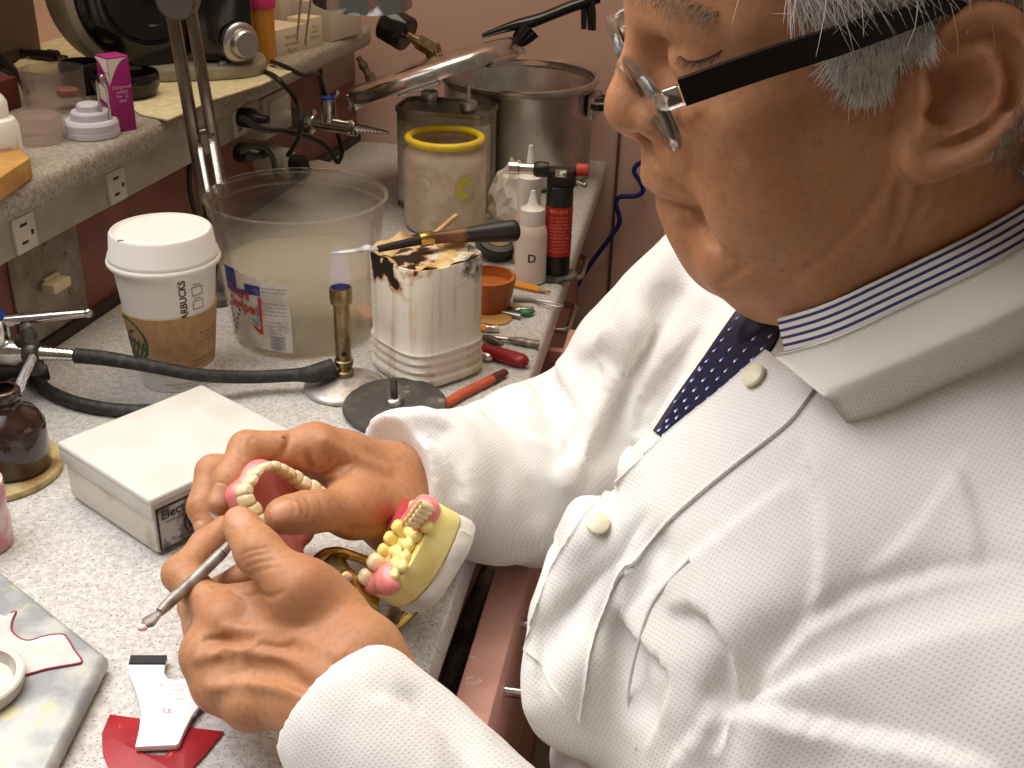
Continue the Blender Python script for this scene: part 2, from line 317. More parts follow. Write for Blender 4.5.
# ================= clear bucket of water =================
def bucket():
    b=P(305,331); t=thing('plastic_bucket','cloudy clear plastic bucket half full of water behind the burner','bucket',b)
    M=tp(b,0,0); ang=face_ang(b); h=.136; R=lambda z:.0665+(.0792-.0665)*z/h
    PL=mat('cloudy clear plastic',srgb(238,234,222),.16,trans=.96,ior=1.12,alpha=.34,spec=.5,bump=.03,bsc=60)
    m=MB(); pr=[(.058,0),(.0645,.0012),(.0668,.005)]+[(R(z),z) for z in (.02,.05,.08,.1,h-.014)]+[(R(h)+.001,h-.0125),(R(h)+.0012,h-.004),(R(h)+.0032,h-.003),(R(h)+.0034,h-.0004),(R(h)+.002,h+.0006)]
    m.shell(pr,.0012,M,72); m.build('bucket_wall',PL,t,angle=50)
    m=MB(); zw=.071; m.lathe([(1e-8,.0016),(.062,.002),(R(.005)-.0016,.006),(R(zw)-.0016,zw),(1e-8,zw)],M,64)
    m.build('water',mat('cloudy water',srgb(236,230,204),.08,trans=.8,ior=1.15,alpha=.48),t)
    # torn paper label
    z0,z1=.009,.087; f_=cyl_map(M,R(z0),R(z1),z0,z1,ang,.0006); f=lambda x,y: f_(x,y*1.09); m=MB()
    LB=mat('worn paper label',srgb(226,221,210),.7,col2=srgb(205,198,186),nsc=60); BL=mat('blue label print',srgb(48,52,128),.6,col2=srgb(90,90,150),nsc=200,nlo=.5,nhi=.6); RD=mat('red label print',srgb(196,60,50),.6,col2=srgb(214,120,104),nsc=150,nlo=.5,nhi=.65); GY=mat('grey label print',srgb(112,112,140),.7); CY=mat('cyan label print',srgb(110,170,195),.6)
    xl,xr=-.082,-.0115
    top=[(xl+(xr-xl)*i/24,.036-.0105*(i/24)+.0012*math.sin(i*2.1)) for i in range(25)]
    n=25; V=[f(x,y) for x,y in top]+[f(x,-.036+.0105*(1-i/24)*.2) for i,(x,y) in enumerate(top)]
    m.add(V,[(i,i+1,n+i+1,n+i) for i in range(n-1)],0)
    g=lambda x,y:tr(None,[f(x,y)+norm(f(x,y)-np.array([b[0],b[1],f(x,y)[2]]))*.0004])[0]
    P2=lambda x0,x1,y0,y1,mi: cyl_patch(m,g,x0,x1,y0,y1,6,3,mi)
    P2(-.082,-.066,.012,.034,1); P2(-.055,-.0385,.0145,.0235,1); P2(-.066,-.055,.012,.017,1)
    poly_patch(m,g,[(-.038,.0135),(-.0385,-.0215),(-.043,-.0205),(-.0475,-.0165),(-.05,-.012),(-.0455,-.0145),(-.0425,-.0165),(-.041,-.0165),(-.0415,.0125)],2)
    poly_patch(m,g,[(-.0415,.006),(-.0425,-.0155),(-.048,-.0105),(-.0505,-.0085),(-.052,-.008),(-.047,-.008),(-.0445,-.011),(-.0435,.005)],4)
    m.text('Stripes',.0135,lambda x,y:g(-.059+x,.0015+y-.12*x*.6),2,.03); m.text('Stars',.0135,lambda x,y:g(-.0635+x,.0135+y-.1*x),2,.03)
    for q in range(7): P2(-.079+.0025*q%.02,-.076+.0025*q%.02,-.03+q*.005,-.0275+q*.005,1 if q%2 else 2)
    for q in range(5): P2(-.0815+q*.0012,-.079+q*.0012,-.004-q*.005,-.001-q*.005,1)
    for k in range(13):
        y=.0225-.0034*k
        if k in (3,8): continue
        m.text(('Keep frozen for best taste','NET WT  128 FL OZ','','','Ingredients: milk, sugar','corn syrup, cream, whey','cocoa, vanilla, guar gum','carob bean gum, colour','','nutrition facts','serving size 1/2 cup','calories 140','total fat 7g')[k],.0024,lambda x,y2,y=y:g(-.0265+x,y+y2),1 if k<2 else 3)
    for k in range(12): m.text(('ORIGINAL FLAVOR' ,'MADE WITH REAL','CREAM')[k%3],.0017,lambda x,y2,k=k:g(-.025+x,-.0215-.0011*k*1.0+y2),1)
    m.build('label',[LB,BL,RD,GY,CY],t)
bucket()
# ================= bunsen burner, flame, hose =================
def burner():
    b=P(345,388); t=thing('bunsen_burner','lit bunsen burner with tarnished brass barrel on round steel foot','burner',b); M=tp(b,0,0)@np.diag([1,1,.91,1.])
    m=MB(); m.lathe([(1e-8,0),(.034,0),(.0355,.0015),(.0353,.0035),(.031,.006),(.024,.0095),(.013,.0125),(.0075,.0145),(1e-8,.0145)],M,48)
    m.build('foot',mat('stained steel foot',(.56,.53,.5),.4,.6,col2=(.4,.35,.31),nsc=90,nlo=.45,nhi=.62),t,angle=60)
    m=MB(); m.lathe([(.0075,.0135),(.0085,.015),(.0085,.019),(.0066,.0205),(.0066,.024),(.0082,.0255),(.0082,.03),(.0068,.031),(.0068,.0875),(.0092,.0885),(.0096,.0905),(.0096,.1015),(.009,.1035),(.0078,.1035),(.0074,.1),(1e-8,.1)],M,32,mis=[0]*13+[1]*2)
    a=face_ang(b)+.05; m.lathe([(.0026,0),(.0026,.0004),(1e-8,.0004)],frame(b+np.array([.0069*math.cos(a),.0069*math.sin(a),.036]),z=[math.cos(a),math.sin(a),0]),14,1)
    m.build('barrel',[BRASSD,BLACK],t)
    m=MB(); hd=norm(P(320,371,.02)-np.array([b[0],b[1],.02])); m.tube([b+[0,0,.021],b+hd*.014+[0,0,.021]],.0042,12); m.build('gas_inlet',BRASSD,t)
    fm=bpy.data.materials.new('blue flame'); fm.use_nodes=True; nt=fm.node_tree; nt.nodes.clear(); N=nt.nodes; K=nt.links
    o=N.new('ShaderNodeOutputMaterial'); v=N.new('ShaderNodeVolumePrincipled'); v.inputs['Density'].default_value=0; v.inputs['Emission Strength'].default_value=5.5; v.inputs['Emission Color'].default_value=(.25,.3,1,1); K.new(v.outputs[0],o.inputs['Volume'])
    m=MB(); m.lathe([(1e-8,.102),(.0076,.102),(.0092,.112),(.0094,.122),(.008,.134),(.0045,.143),(1e-8,.147)],M,24); m.build('flame',fm,t)
    return b
bb=burner()
def valve(px,t,bodycol):
    pass
# gas cock on the riser, left edge of the picture
vq=L(-.035,0,.043)
t=thing('gas_cock','chrome gas cock with blue button feeding the black rubber hose','gas tap',L(-.06,0,.03))
vd=norm(P(88,356,.042)-P(0,350,.042)); vs=P(-4,350,.042); A=lambda d,z=.042: np.array([vs[0],vs[1],0])+vd*d+np.array([0,0,z])
MV=frame(A(-.06),z=vd)
m=MB(); m.lathe([(1e-8,0),(.016,0),(.016,.006),(.0095,.01),(.0095,.05),(.0115,.052),(.0115,.078),(.0085,.083),(.0075,.092),(1e-8,.092)],MV,24); m.lathe([(.009,0),(.010,.004),(.010,.022),(.0085,.026),(1e-8,.026)],frame(A(.004,.046),z=[0,0,1]),20); m.build('valve_body',CHROME,t)
m=MB(); m.lathe([(.0098,0),(.0098,.004),(.008,.0065),(1e-8,.007)],frame(A(.003,.071),z=[0,0,1]),20); m.build('blue_button',mat('blue plastic',srgb(46,70,165),.35),t)
m=MB(); e=P(88,313,.07); s_=A(.004,.068); m.tube([s_,s_+(e-s_)*.25,s_+(e-s_)*.7,e],[.006,.0052,.0038,.0032],10,sub=3); m.ell(e,(.004,.004,.004)); m.build('lever',CHROME,t)
m=MB(); n0=.0325; pr=[(1e-8,0)]
for k in range(9): pr+= [(.0062-.00012*k,.0040*k+.002),(.0052-.00012*k,.0040*k+.0052)]
pr+=[(.0035,.041),(1e-8,.041)]; m.lathe(pr,frame(A(n0+.005),z=vd),20); m.build('hose_nozzle',CHROME,t,angle=20)
m=MB(); m.lathe([(.0095,0),(.0105,.002),(.0105,.008),(.009,.010),(1e-8,.010)],frame(A(.026),z=vd),18)
m.ell(A(.031,.058),(.0075,.006,.011)); m.ell(A(.031,.030),(.0085,.008,.009)); m.ell(A(.024,.05),(.007,.006,.008))
m.build('wing_clamp',mat('dull grey rubber clamp',srgb(120,116,112),.4,.4,col2=srgb(70,66,62),nsc=110,bump=.4,bsc=200),t)
hp0=A(.0765); hp3=bb+norm(P(320,371,.02)-bb)*.013; hp3[2]=.021
m=MB(); a,b2=A(.068),A(.095,.041)
pts=[a,b2,P(150,366,.036),P(200,375,.026),P(250,377,.017),P(295,375,.0165),P(312,374,.019),hp3]
m.tube(pts,[.0064,.0062,.0056,.0056,.0056,.0058,.0078,.0085],12,sub=6)
tag(m.build('gas_hose',RUB),'black rubber hose running from the gas cock to the burner','hose')
m=MB(); m.tube([A(-.03,.012),P(22,372,.008),P(50,392,.0058),P(85,405,.0058),P(135,411,.0058),P(190,408,.0058)],.0056,12,sub=6); m.tube([P(34,375,.012),P(48,372,.012)],[.008,.007],12)
tag(m.build('rubber_tube',RUB),'second black rubber tube disappearing behind the white metal box','hose')
# ================= brown bottle on its waxy dish =================
bo=P(16,466,.006)
t=thing('brown_bottle','dark brown glass bottle standing on a yellowed wax-stained dish','bottle',bo); M=tp(bo,0,.0062)
BG=mat('brown glass',(.028,.012,.008),.1,col2=(.05,.025,.018),nsc=80,spec=.7,coat=.3)
m=MB(); m.shell([(.0225,0),(.0255,.002),(.026,.03),(.0255,.036),(.022,.0435),(.0135,.049),(.0115,.052),(.0115,.0555),(.0128,.0565),(.0128,.0635),(.0115,.065)],.0025,M,40); m.build('body',BG,t,angle=60)
m=MB(); m.tube([bo+[0.000,0,.04],P(22,380,.065),P(33,357,.072)],[.0035,.0035,.003],12); m.build('dropper',mat('clear glass tube',(.9,.9,.88),.05,trans=.85,alpha=.6),t)
dp=[P(x,y)[:2] for x,y in ((-40,475),(-25,448),(10,436),(45,442),(60,452),(63,470),(45,488),(10,502),(-30,505))]; dp=cat2([(x,y,0) for x,y in dp],4,True)[:,:2]
m=MB(); m.prism(dp,0,.0058,bev=.002); tag(m.build('wax_dish',mat('yellowed waxy dish',srgb(205,186,135),.45,col2=srgb(142,112,72),nsc=50,nlo=.42,nhi=.66,bump=.15,bsc=90)),'yellowed wax-crusted saucer under the brown bottle','dish')
b=P(-14,545); m=MB(); m.shell([(.0165,0),(.018,.002),(.0185,.02),(.0175,.028),(.0185,.034),(.0185,.05)],.0015,tp(b,0,0),32)
tag(m.build('pink_pot',mat('pink streaked pot',srgb(226,204,200),.4,col2=srgb(205,140,148),nsc=60,nlo=.45,nhi=.6)),'pink streaked white pot at the left edge above the grey tray','pot')
# ================= white electric box =================
def ebox_():
    cf,cl,cb=P(157,557),P(70,503),P(292,478)
    M0=frame(cf,x=P(262,497)-cf,z=[0,0,1])      # right-hand edge direction is refined from the top face
    # top face corners at height .049
    h=.0475; tf,tl,tb,tr_=P(149,500,h),P(58,440,h),P(205,383,h),P(293,432,h)
    xd=norm((tr_-tf)+(tb-tl)); yd=np.array([-xd[1],xd[0],0]); o=tf.copy(); o[2]=0
    if (tl-tf)@yd<0: yd=-yd
    wx=float(((tr_-tf)@xd+(tb-tl)@xd)/2); wy=float(((tl-tf)@yd+(tb-tr_)@yd)/2); print('box',wx,wy)
    t=thing('electric_warmer','white metal box with sloping lid and an electric control panel','electric box',o+xd*wx/2+yd*wy/2)
    M=np.eye(4); M[:3,0]=xd; M[:3,1]=yd; M[:3,3]=o
    WM=mat('white enamelled steel',srgb(214,212,203),.32,col2=srgb(206,203,193),nsc=30,col3=srgb(120,105,85),n3=70,lo3=.74,hi3=.78)
    m=MB(); m.box((wx/2,wy/2,.0215),(wx-.004,wy-.003,.039),M,bev=.003); m.build('case',mat('white enamel worn case',srgb(214,209,196),.4,col2=srgb(188,176,156),nsc=45,nlo=.52,nhi=.72),t)
    m=MB(); m.box((wx/2,wy/2,.0445),(wx+.001,wy+.002,.006),M,bev=.0025,seg=3); m.box((.0012,wy/2,.0375),(.0026,wy+.001,.013),M,bev=.001); m.box((wx-.0012,wy/2,.0375),(.0026,wy,.013),M,bev=.001); m.build('lid',WM,t)
    # control panel on the face towards the viewer (y=0 side)
    fn=lambda x,z: tr(M,[(x,.0003,z)])[0]
    m=MB(); x0,x1=.004,min(wx-.006,.094)
    q=lambda a,b,c,d,y,mi: m.add([(a,y,c),(b,y,c),(b,y,d),(a,y,d)],[(0,1,2,3)],mi,M)
    q(x0,x1,.004,.037,.0011,0); q(x0+.0015,x1-.0015,.0055,.0355,.0008,1)
    g=lambda x,z:tr(M,[(x,.0005,z)])[0]
    m.text('Electric',.0095,lambda x,y:g(x0+.0175+x,.0305+y),2,.02); m.text('TEMPERATURE CONTROL',.0024,lambda x,y:g(x0+.02+x,.0245+y),2); m.text('LOW   MED   HIGH',.003,lambda x,y:g(x0+.024+x,.0085+y),2)
    for r0,r1 in ((.0095,.0115),):
        n=30; m.add([(x0+.031+r*math.cos(a),.0006,.0165+r*math.sin(a)) for r in (r0,r1) for a in np.linspace(-.6,PI+.6,n)],[(i,i+1,n+i+1,n+i) for i in range(n-1)],2,M)
    m.build('control_panel',[mat('panel black',srgb(40,36,36),.45),mat('scuffed panel',srgb(176,170,168),.4,.3,col2=srgb(120,100,95),nsc=90,nlo=.5,nhi=.62),mat('panel black',(0,0,0))],t)
    m=MB(); m.lathe([(.0078,0),(.0074,.007),(.0066,.008),(1e-8,.008)],frame(tr(M,[(x0+.031,.0005,.0165)])[0],z=-yd),24); m.build('dial',BLACK,t)
ebox_()
# ================= metal disc with spindle =================
b=P(395,412); t=thing('spindle_disc','dark scuffed metal disc with a short central spindle in front of the white tub','disc',b)
tn=norm(np.array([-.02,-.07,1])); M=frame(b+[0,0,.003],z=tn)
m=MB(); m.lathe([(1e-8,.0005),(.04,.0005),(.0432,.002),(.0435,.0038),(.0425,.0052),(.03,.0058),(1e-8,.0058)],M,56); m.build('plate',mat('scuffed dark metal',srgb(84,80,76),.45,.4,col2=srgb(112,107,100),nsc=60,nlo=.5,nhi=.72,col3=srgb(150,142,132),n3=45,lo3=.68,hi3=.74,bump=.15),t)
m=MB(); m.lathe([(.0078,.0055),(.0078,.0085),(.0066,.0105),(.0042,.0115),(1e-8,.0115)],M,20); m.build('hub',STEEL,t)
m=MB(); m.lathe([(.0031,.011),(.0031,.0275),(.0022,.0295),(1e-8,.0297)],M,16); m.build('spindle',mat('dark steel',(.12,.11,.1),.35,.9),t)
# ================= white wax tub with burnt rim =================
def node_mat(name):
    m=bpy.data.materials.new(name); m.use_nodes=True; return m,m.node_tree.nodes,m.node_tree.links,m.node_tree.nodes['Principled BSDF']
def tubmat():
    m,N,K,B=node_mat('streaked white tub'); tc=N.new('ShaderNodeTexCoord').outputs['Object']
    def noise(sc,lo,hi,vec=tc,det=5):
        n=N.new('ShaderNodeTexNoise'); n.inputs['Scale'].default_value=sc; n.inputs['Detail'].default_value=det; K.new(vec,n.inputs['Vector']); r=N.new('ShaderNodeMapRange'); r.inputs['From Min'].default_value=lo; r.inputs['From Max'].default_value=hi; K.new(n.outputs['Fac'],r.inputs['Value']); return r.outputs[0]
    def mix(f,a,b):
        x=N.new('ShaderNodeMix'); x.data_type='RGBA'; K.new(f,x.inputs['Factor'])
        for s,c in ((6,a),(7,b)):
            if isinstance(c,tuple): x.inputs[s].default_value=(*c,1)
            else: K.new(c,x.inputs[s])
        return x.outputs[2]
    mp=N.new('ShaderNodeMapping'); mp.inputs['Scale'].default_value=(1,1,.12); K.new(tc,mp.inputs['Vector'])
    c=mix(noise(90,.52,.8,mp.outputs[0]),srgb(230,223,206),srgb(196,164,116))
    c=mix(noise(28,.66,.8),c,srgb(206,176,128)); c=mix(noise(60,.72,.75),c,srgb(226,130,110))
    sx=N.new('ShaderNodeSeparateXYZ'); K.new(tc,sx.inputs[0])
    def rng_(o,lo,hi):
        r=N.new('ShaderNodeMapRange'); r.inputs['From Min'].default_value=lo; r.inputs['From Max'].default_value=hi; K.new(o,r.inputs['Value']); return r.outputs[0]
    def mul(a,b,op='MULTIPLY'):
        x=N.new('ShaderNodeMath'); x.operation=op; K.new(a,x.inputs[0])
        if isinstance(b,float): x.inputs[1].default_value=b
        else: K.new(b,x.inputs[1])
        return x.outputs[0]
    z=rng_(sx.outputs[2],.066,.106); left=rng_(sx.outputs[0],.036,-.03)
    nn=noise(55,.3,.7); burn=mul(mul(z,left),nn); 
    c=mix(rng_(burn,.18,.34),c,srgb(176,120,58)); c=mix(rng_(burn,.30,.38),c,srgb(24,18,14))
    g2=mul(rng_(sx.outputs[0],.026,.036),rng_(sx.outputs[2],.085,.1)); c=mix(mul(g2,noise(120,.4,.6)),c,srgb(90,84,78))
    K.new(c,B.inputs['Base Color']); B.inputs['Roughness'].default_value=.45
    return m
def tub():
    b=P(427,367); t=thing('wax_tub','squarish white tub of wax with a scorched black rim','tub',b); M=tp(b,0,0); h=.111
    a0=face_ang(b)-.16
    fn=lambda a:(abs(math.cos(a-a0-PI/4))**3.6+abs(math.sin(a-a0-PI/4))**3.6)**(-1/3.6)
    R=.0415; pr=[(1e-8,0),(R*.9,0),(R*1.0,.003),(R*1.04,.008),(R*1.04,.0105)]
    for z in (.014,.022,.030): pr+= [(R*1.0,z-.0012),(R*.985,z),(R*1.0,z+.0012),(R*1.035,z+.004)]
    pr+=[(R*.995,.0365),(R,.05),(R*1.0,.08),(R*1.005,h-.003),(R*.985,h),(R*.95,h+.0003),(R*.93,h-.005),(1e-8,h-.005)]
    m=MB(); m.lathe(pr,M,96,fn=fn); m.build('tub_body',tubmat(),t,angle=60)
    m=MB(); V=[];n=72;rr=14
    for i in range(rr+1):
        for j in range(n):
            a=2*PI*j/n; r=R*.972*fn(a)*i/rr; x,y=r*math.cos(a),r*math.sin(a)
            z=h-.004+.007*mnoise.noise((x*60,y*60,1.3))+.003*mnoise.noise((x*180,y*180,4))+.004*(i/rr)**6-.006*math.exp(-((x+.005)**2+(y+.004)**2)/.0003)
            V.append((x,y,z))
    Fc=[(i*n+j,(i+1)*n+j,(i+1)*n+(j+1)%n,i*n+(j+1)%n) for i in range(rr) for j in range(n)]
    m.add(V,Fc,0,M); m.build('wax',mat('dirty tan wax',srgb(214,184,128),.4,col2=srgb(186,140,88),nsc=45,nlo=.5,nhi=.68,col3=srgb(84,58,34),n3=38,lo3=.66,hi3=.74),t,angle=0)
    return b
tb=tub()
# wax spatula lying across the tub
zt=.116
t=thing('wax_spatula','wax spatula with scorched wooden handle and brass ferrule lying across the tub','spatula',P(425,240,zt))
a,f0,f1,e=P(378,249,zt),P(420,240,zt+.002),P(433,238,zt+.002),P(519,230,zt+.003)
d=norm(e-f0); s=norm(np.cross(d,[0,0,1]))
m=MB(); tip=P(330,253,zt-.001); m.tube([tip,P(345,252,zt),P(360,250,zt),P(368,248,zt+.001),a,f0],[.0012,.0026,.0034,.0046,.0028,.0026],12,sub=4,flat=.55); m.build('blade',mat('waxed pale blade',srgb(212,212,210),.35,col2=srgb(160,162,168),nsc=100),t)
m=MB(); m.tube([P(378,249,zt+.0008),P(400,244.5,zt+.002),f0+d*.002],[.003,.0036,.0042],12); m.build('shank',mat('charred shank',(.015,.012,.01),.6),t)
m=MB(); m.tube([f0,f0+d*.001,f1-d*.001,f1],[.0058,.0062,.0062,.0058],20); m.build('ferrule',BRASS,t)
m=MB(); m.tube([f1-d*.002,f1+d*.008,f1+(e-f1)*.4,f1+(e-f1)*.6,f1+(e-f1)*.9,e-d*.002,e],[.0052,.0056,.0068,.0082,.0098,.0086,.004],18,sub=3)
hm,N,K,B=node_mat('scorched wood handle'); tc=N.new('ShaderNodeTexCoord'); sx=N.new('ShaderNodeSeparateXYZ'); K.new(tc.outputs['Object'],sx.inputs[0]); n=N.new('ShaderNodeTexNoise'); n.inputs['Scale'].default_value=140; K.new(tc.outputs['Object'],n.inputs['Vector'])
ad=N.new('ShaderNodeMath'); ad.operation='MULTIPLY_ADD'; K.new(n.outputs['Fac'],ad.inputs[0]); ad.inputs[1].default_value=.012; K.new(sx.outputs[0],ad.inputs[2])
r=N.new('ShaderNodeMapRange'); x0=float((f1-P(425,240,zt))[0]); x1=float((e-P(425,240,zt))[0]); r.inputs['From Min'].default_value=x0; r.inputs['From Max'].default_value=x1; K.new(ad.outputs[0],r.inputs['Value'])
cr=N.new('ShaderNodeValToRGB'); K.new(r.outputs[0],cr.inputs[0]); E_=cr.color_ramp.elements; E_[0].color=(*srgb(74,34,20),1); E_[1].color=(*srgb(34,30,26),1); q=cr.color_ramp.elements.new(.42); q.color=(*srgb(120,72,34),1); q=cr.color_ramp.elements.new(.5); q.color=(*srgb(30,25,22),1); q=cr.color_ramp.elements.new(.2); q.color=(*srgb(84,44,28),1)
K.new(cr.outputs[0],B.inputs['Base Color']); B.inputs['Roughness'].default_value=.4
m.build('handle',hm,t)
WOOD=mat('plain wood',srgb(206,172,120),.6,col2=srgb(180,144,96),nsc=60)
p0,p1=P(430,238,.112),P(457,215,.128); m=MB(); m.tube([p0,p0+(p1-p0)*.95,p1],[.0024,.0024,.0018],10)
tag(m.build('wooden_stick',WOOD),'thin pale wooden stick leaning on the back of the wax tub','stick')
# ================= small containers behind the tub =================
b=P(487,309); t=thing('wax_cup','orange brown wax cup in a puddle of wax right of the white tub','cup',b); M=tp(b,0,0)
OW=mat('orange wax',srgb(176,98,42),.35,col2=srgb(146,74,30),nsc=40,sss=.2)
m=MB(); m.shell([(.021,0),(.0225,.003),(.026,.02),(.0285,.0345),(.0285,.0365),(.0275,.037)],.003,M,40); m.build('cup_body',OW,t)
m=MB(); m.lathe([(1e-8,.025),(.0236,.025),(.0242,.0265),(1e-8,.0265)],M,32); m.build('wax_fill',mat('dark wax',srgb(168,96,48),.3),t)
m=MB(); m.lathe([(.0005,.0003),(.028,.0003),(.03,.0012),(.026,.0025),(.0215,.003),(1e-8,.003)],M@T(.006,-.008,0),36,fn=lambda a:1+.12*math.sin(3*a)+.06*math.sin(5*a+1)); m.build('wax_puddle',mat('tan wax',srgb(178,134,74),.35),t)
b=P(497,258); t=thing('tape_roll','black tape roll behind the orange wax cup','tape',b)
M=frame(b+np.array([0,.0,.0205]),z=norm(np.array([.12,-.5,.86]))); m=MB(); m.lathe([(.0135,-.009),(.0235,-.009),(.0245,-.008),(.0245,.008),(.0235,.009),(.0135,.009)],M,36,closed=True); m.build('tape',BLACK,t)
m=MB(); m.lathe([(1e-8,.002),(.0112,.002),(.0118,.0095),(.0155,.0098),(.0155,.0085),(.0134,.008),(.0134,-.009),(1e-8,-.009)],M,36); m.build('core',mat('cardboard core',srgb(150,124,88),.8),t)
def dropper(name,label,px,py,r,zs,zc,zn,mt,let,lx,ly):
    b=P(px,py); t=thing(name,label,'bottle',b); M=tp(b,0,0); ang=face_ang(b)
    m=MB(); m.lathe([(1e-8,0),(r*.85,0),(r,.0025),(r,zs-.01),(r*.92,zs-.004),(r*.78,zs),(1e-8,zs)],M,36)
    f=cyl_map(M,r,r,0,zs,ang,.0003); m.text(let,.0125,lambda x,y:f(lx+x,ly+y),1,.02); m.build('body',[mt,mat('marker ink',srgb(70,62,56),.7)],t)
    m=MB(); m.lathe([(r*.76,zs),(r*.78,zs+.002),(r*.76,zc),(r*.5,zc+.002),(r*.3,zc+.006),(r*.14,zn),(1e-8,zn)],M,28); m.build('nozzle_cap',WHITEP,t)
dropper('squeeze_bottle','small white squeeze bottle marked D beside the torch',530,281,.0167,.0645,.081,.1,mat('cream bottle',srgb(222,206,190),.4),'D',.001,-.001)
dropper('squeeze_bottle','pinkish squeeze bottle standing behind the bottle marked D',527,262,.0167,.056,.098,.132,mat('pinkish bottle',srgb(216,182,168),.4),'J',-.006,.012)
# ================= butane torch =================
def torch():
    b=P(556,277); t=thing('butane_torch','black and red butane torch on a metal foot at the bench edge','torch',b); M=tp(b,0,0); ang=face_ang(b)
    m=MB(); m.lathe([(1e-8,0),(.019,0),(.0215,.0015),(.021,.004),(.0155,.006),(1e-8,.006)],M,36,fn=lambda a:1+.12*math.cos(2*(a-.4))); m.build('foot',mat('dark foot metal',(.1,.095,.09),.4,.8,col2=(.25,.24,.22),nsc=90),t)
    m=MB(); m.lathe([(1e-8,.006),(.0135,.006),(.0142,.008),(.0142,.101),(.0128,.103),(1e-8,.101)],M,36); m.build('tank',BLACK,t)
    f=cyl_map(M,.0142,.0142,.028,.082,ang,.0003); m=MB(); RL=mat('red label',srgb(186,44,34),.5,col2=srgb(170,36,28),nsc=50)
    cyl_patch(m,f,-.024,.024,-.027,.027,24,4,0); 
    rnd=random.Random(3)
    m.text('BUTANE',.0055,lambda x,y:f(x,.0225+y),1,.02)
    for k in range(11): m.text(rnd.choice(['Fill with butane','Micro torch flame','Keep from heat','DANGER flammable']),.0031,lambda x,y,k=k:f(x,.016-.0037*k+y),1)
    m.build('label',[RL,mat('pale red print',srgb(226,150,130),.6)],t)
    hx=norm(np.array([1,-.12,0])); MH=frame(b+np.array([0,0,.114]),x=hx,z=[0,0,1])
    m=MB(); m.box((.001,0,-.003),(.03,.021,.02),MH,bev=.004); m.lathe([(1e-8,0),(.0075,0),(.0082,.003),(.0082,.012),(.0068,.015),(1e-8,.015)],MH@T(-.013,0,.004,ry=-PI/2),20); m.box((.0,0,-.0115),(.024,.019,.009),MH,bev=.002); m.build('head',BLACK,t)
    m=MB(); m.lathe([(.0055,0),(.0055,.016),(.0068,.017),(.0068,.027),(.0052,.027),(.0048,.02),(1e-8,.02)],MH@T(-.027,0,.004,ry=-PI/2),20); m.build('burner_tube',CHROME,t); m=MB(); m.box((.001,-.0108,.004),(.012,.0012,.008),MH,bev=.0004); m.build('rating_plate',CHROME,t)
    m=MB(); m.lathe([(.0062,0),(.0066,.001),(.0066,.011),(.0058,.0125),(1e-8,.0125)],MH@T(.016,0,.006,ry=PI/2),20,fn=lambda a:1+.03*math.cos(12*a)); m.build('knob',mat('red knob',srgb(190,62,56),.45),t)
    m=MB(); m.tube([(.017,-.004,-.006),(.024,-.005,-.008)],.0022,10,MH); m.ell((.0255,-.005,-.0082),(.0032,.003,.003),MH); m.build('valve_screw',STEEL,t)
torch()
# crumpled tissue
def crumple(name,label,cat,c,rad,mt,seed,fl=(1,1,1),amp=.35):
    b=bmesh.new(); bmesh.ops.create_icosphere(b,subdivisions=3,radius=1.); rk=random.Random(21)
    for v in b.verts:
        p=v.co.normalized(); d=0
        for o_,w in ((1.6,.6),(3.1,.28),(6.5,.12)):
            q=mnoise.voronoi(Vector(p*o_)+Vector((seed,seed*.7,3)))[0]; d+=w*(q[1]-q[0])
        v.co=Vector([p[i]*(.78+amp*1.5*d+rk.uniform(-.15,.15))*rad*fl[i]*(1.-.42*p[2] if i<2 else 1.) for i in range(3)])
    m=MB(); m.bm(b,0,tp(c,0)); o=m.build(name,mt,angle=9); return tag(o,label,cat)
q=P(512,222); crumple('crumpled_tissue','crumpled white tissue stuffed between the tin and the torch','tissue',q+[0,0,.036],.037,mat('white tissue',srgb(228,220,206),.9),2.,(.85,.6,1.35),.13)
# ================= jar with yellow rim =================
b=P(445,225); t=thing('plaster_jar','cloudy whitish jar with a bright yellow rim in front of the tin','jar',b); M=tp(b,0,0); ang=face_ang(b)
YL=mat('yellow plastic',srgb(240,212,40),.4,col2=srgb(228,196,90),nsc=70,nlo=.5,nhi=.65)
m=MB(); m.shell([(.044,0),(.0475,.003),(.0485,.01),(.0488,.082),(.047,.091),(.0435,.0965),(.0425,.099),(.0425,.106)],.002,M,56)
f=cyl_map(M,.0488,.0488,0,.092,ang,.0003)
def ringmark(cx,cy,rx,ry,w,a0,a1):
    n=30; V=[f(cx+(rx+s_*w)*math.cos(a),cy+(ry+s_*w)*math.sin(a)) for s_ in (0,1) for a in np.linspace(a0,a1,n)]; m.add(V,[(i,i+1,n+i+1,n+i) for i in range(n-1)],1)
ringmark(-.0275,.010,.0135,.0175,.0012,.4,5.2); ringmark(.024,.012,.0125,.016,.0012,1.2,6.6); ringmark(.024,.013,.003,.006,.0075,.2,5.6); ringmark(-.01,-.03,.006,.002,.0012,0,6)
m.build('jar_body',[mat('cloudy pinkish jar',srgb(214,196,176),.35,col2=srgb(196,176,152),nsc=45),mat('yellow crayon mark',srgb(214,196,60),.6,col2=srgb(205,190,110),nsc=180)],t,angle=55)
m=MB(); m.lathe([(.0415+.0055*math.cos(x)*.85+.001,.106+.0045*math.sin(x)) for x in np.linspace(0,2*PI,13)[:-1]],M,56,closed=True); m.build('rim',YL,t,angle=0)
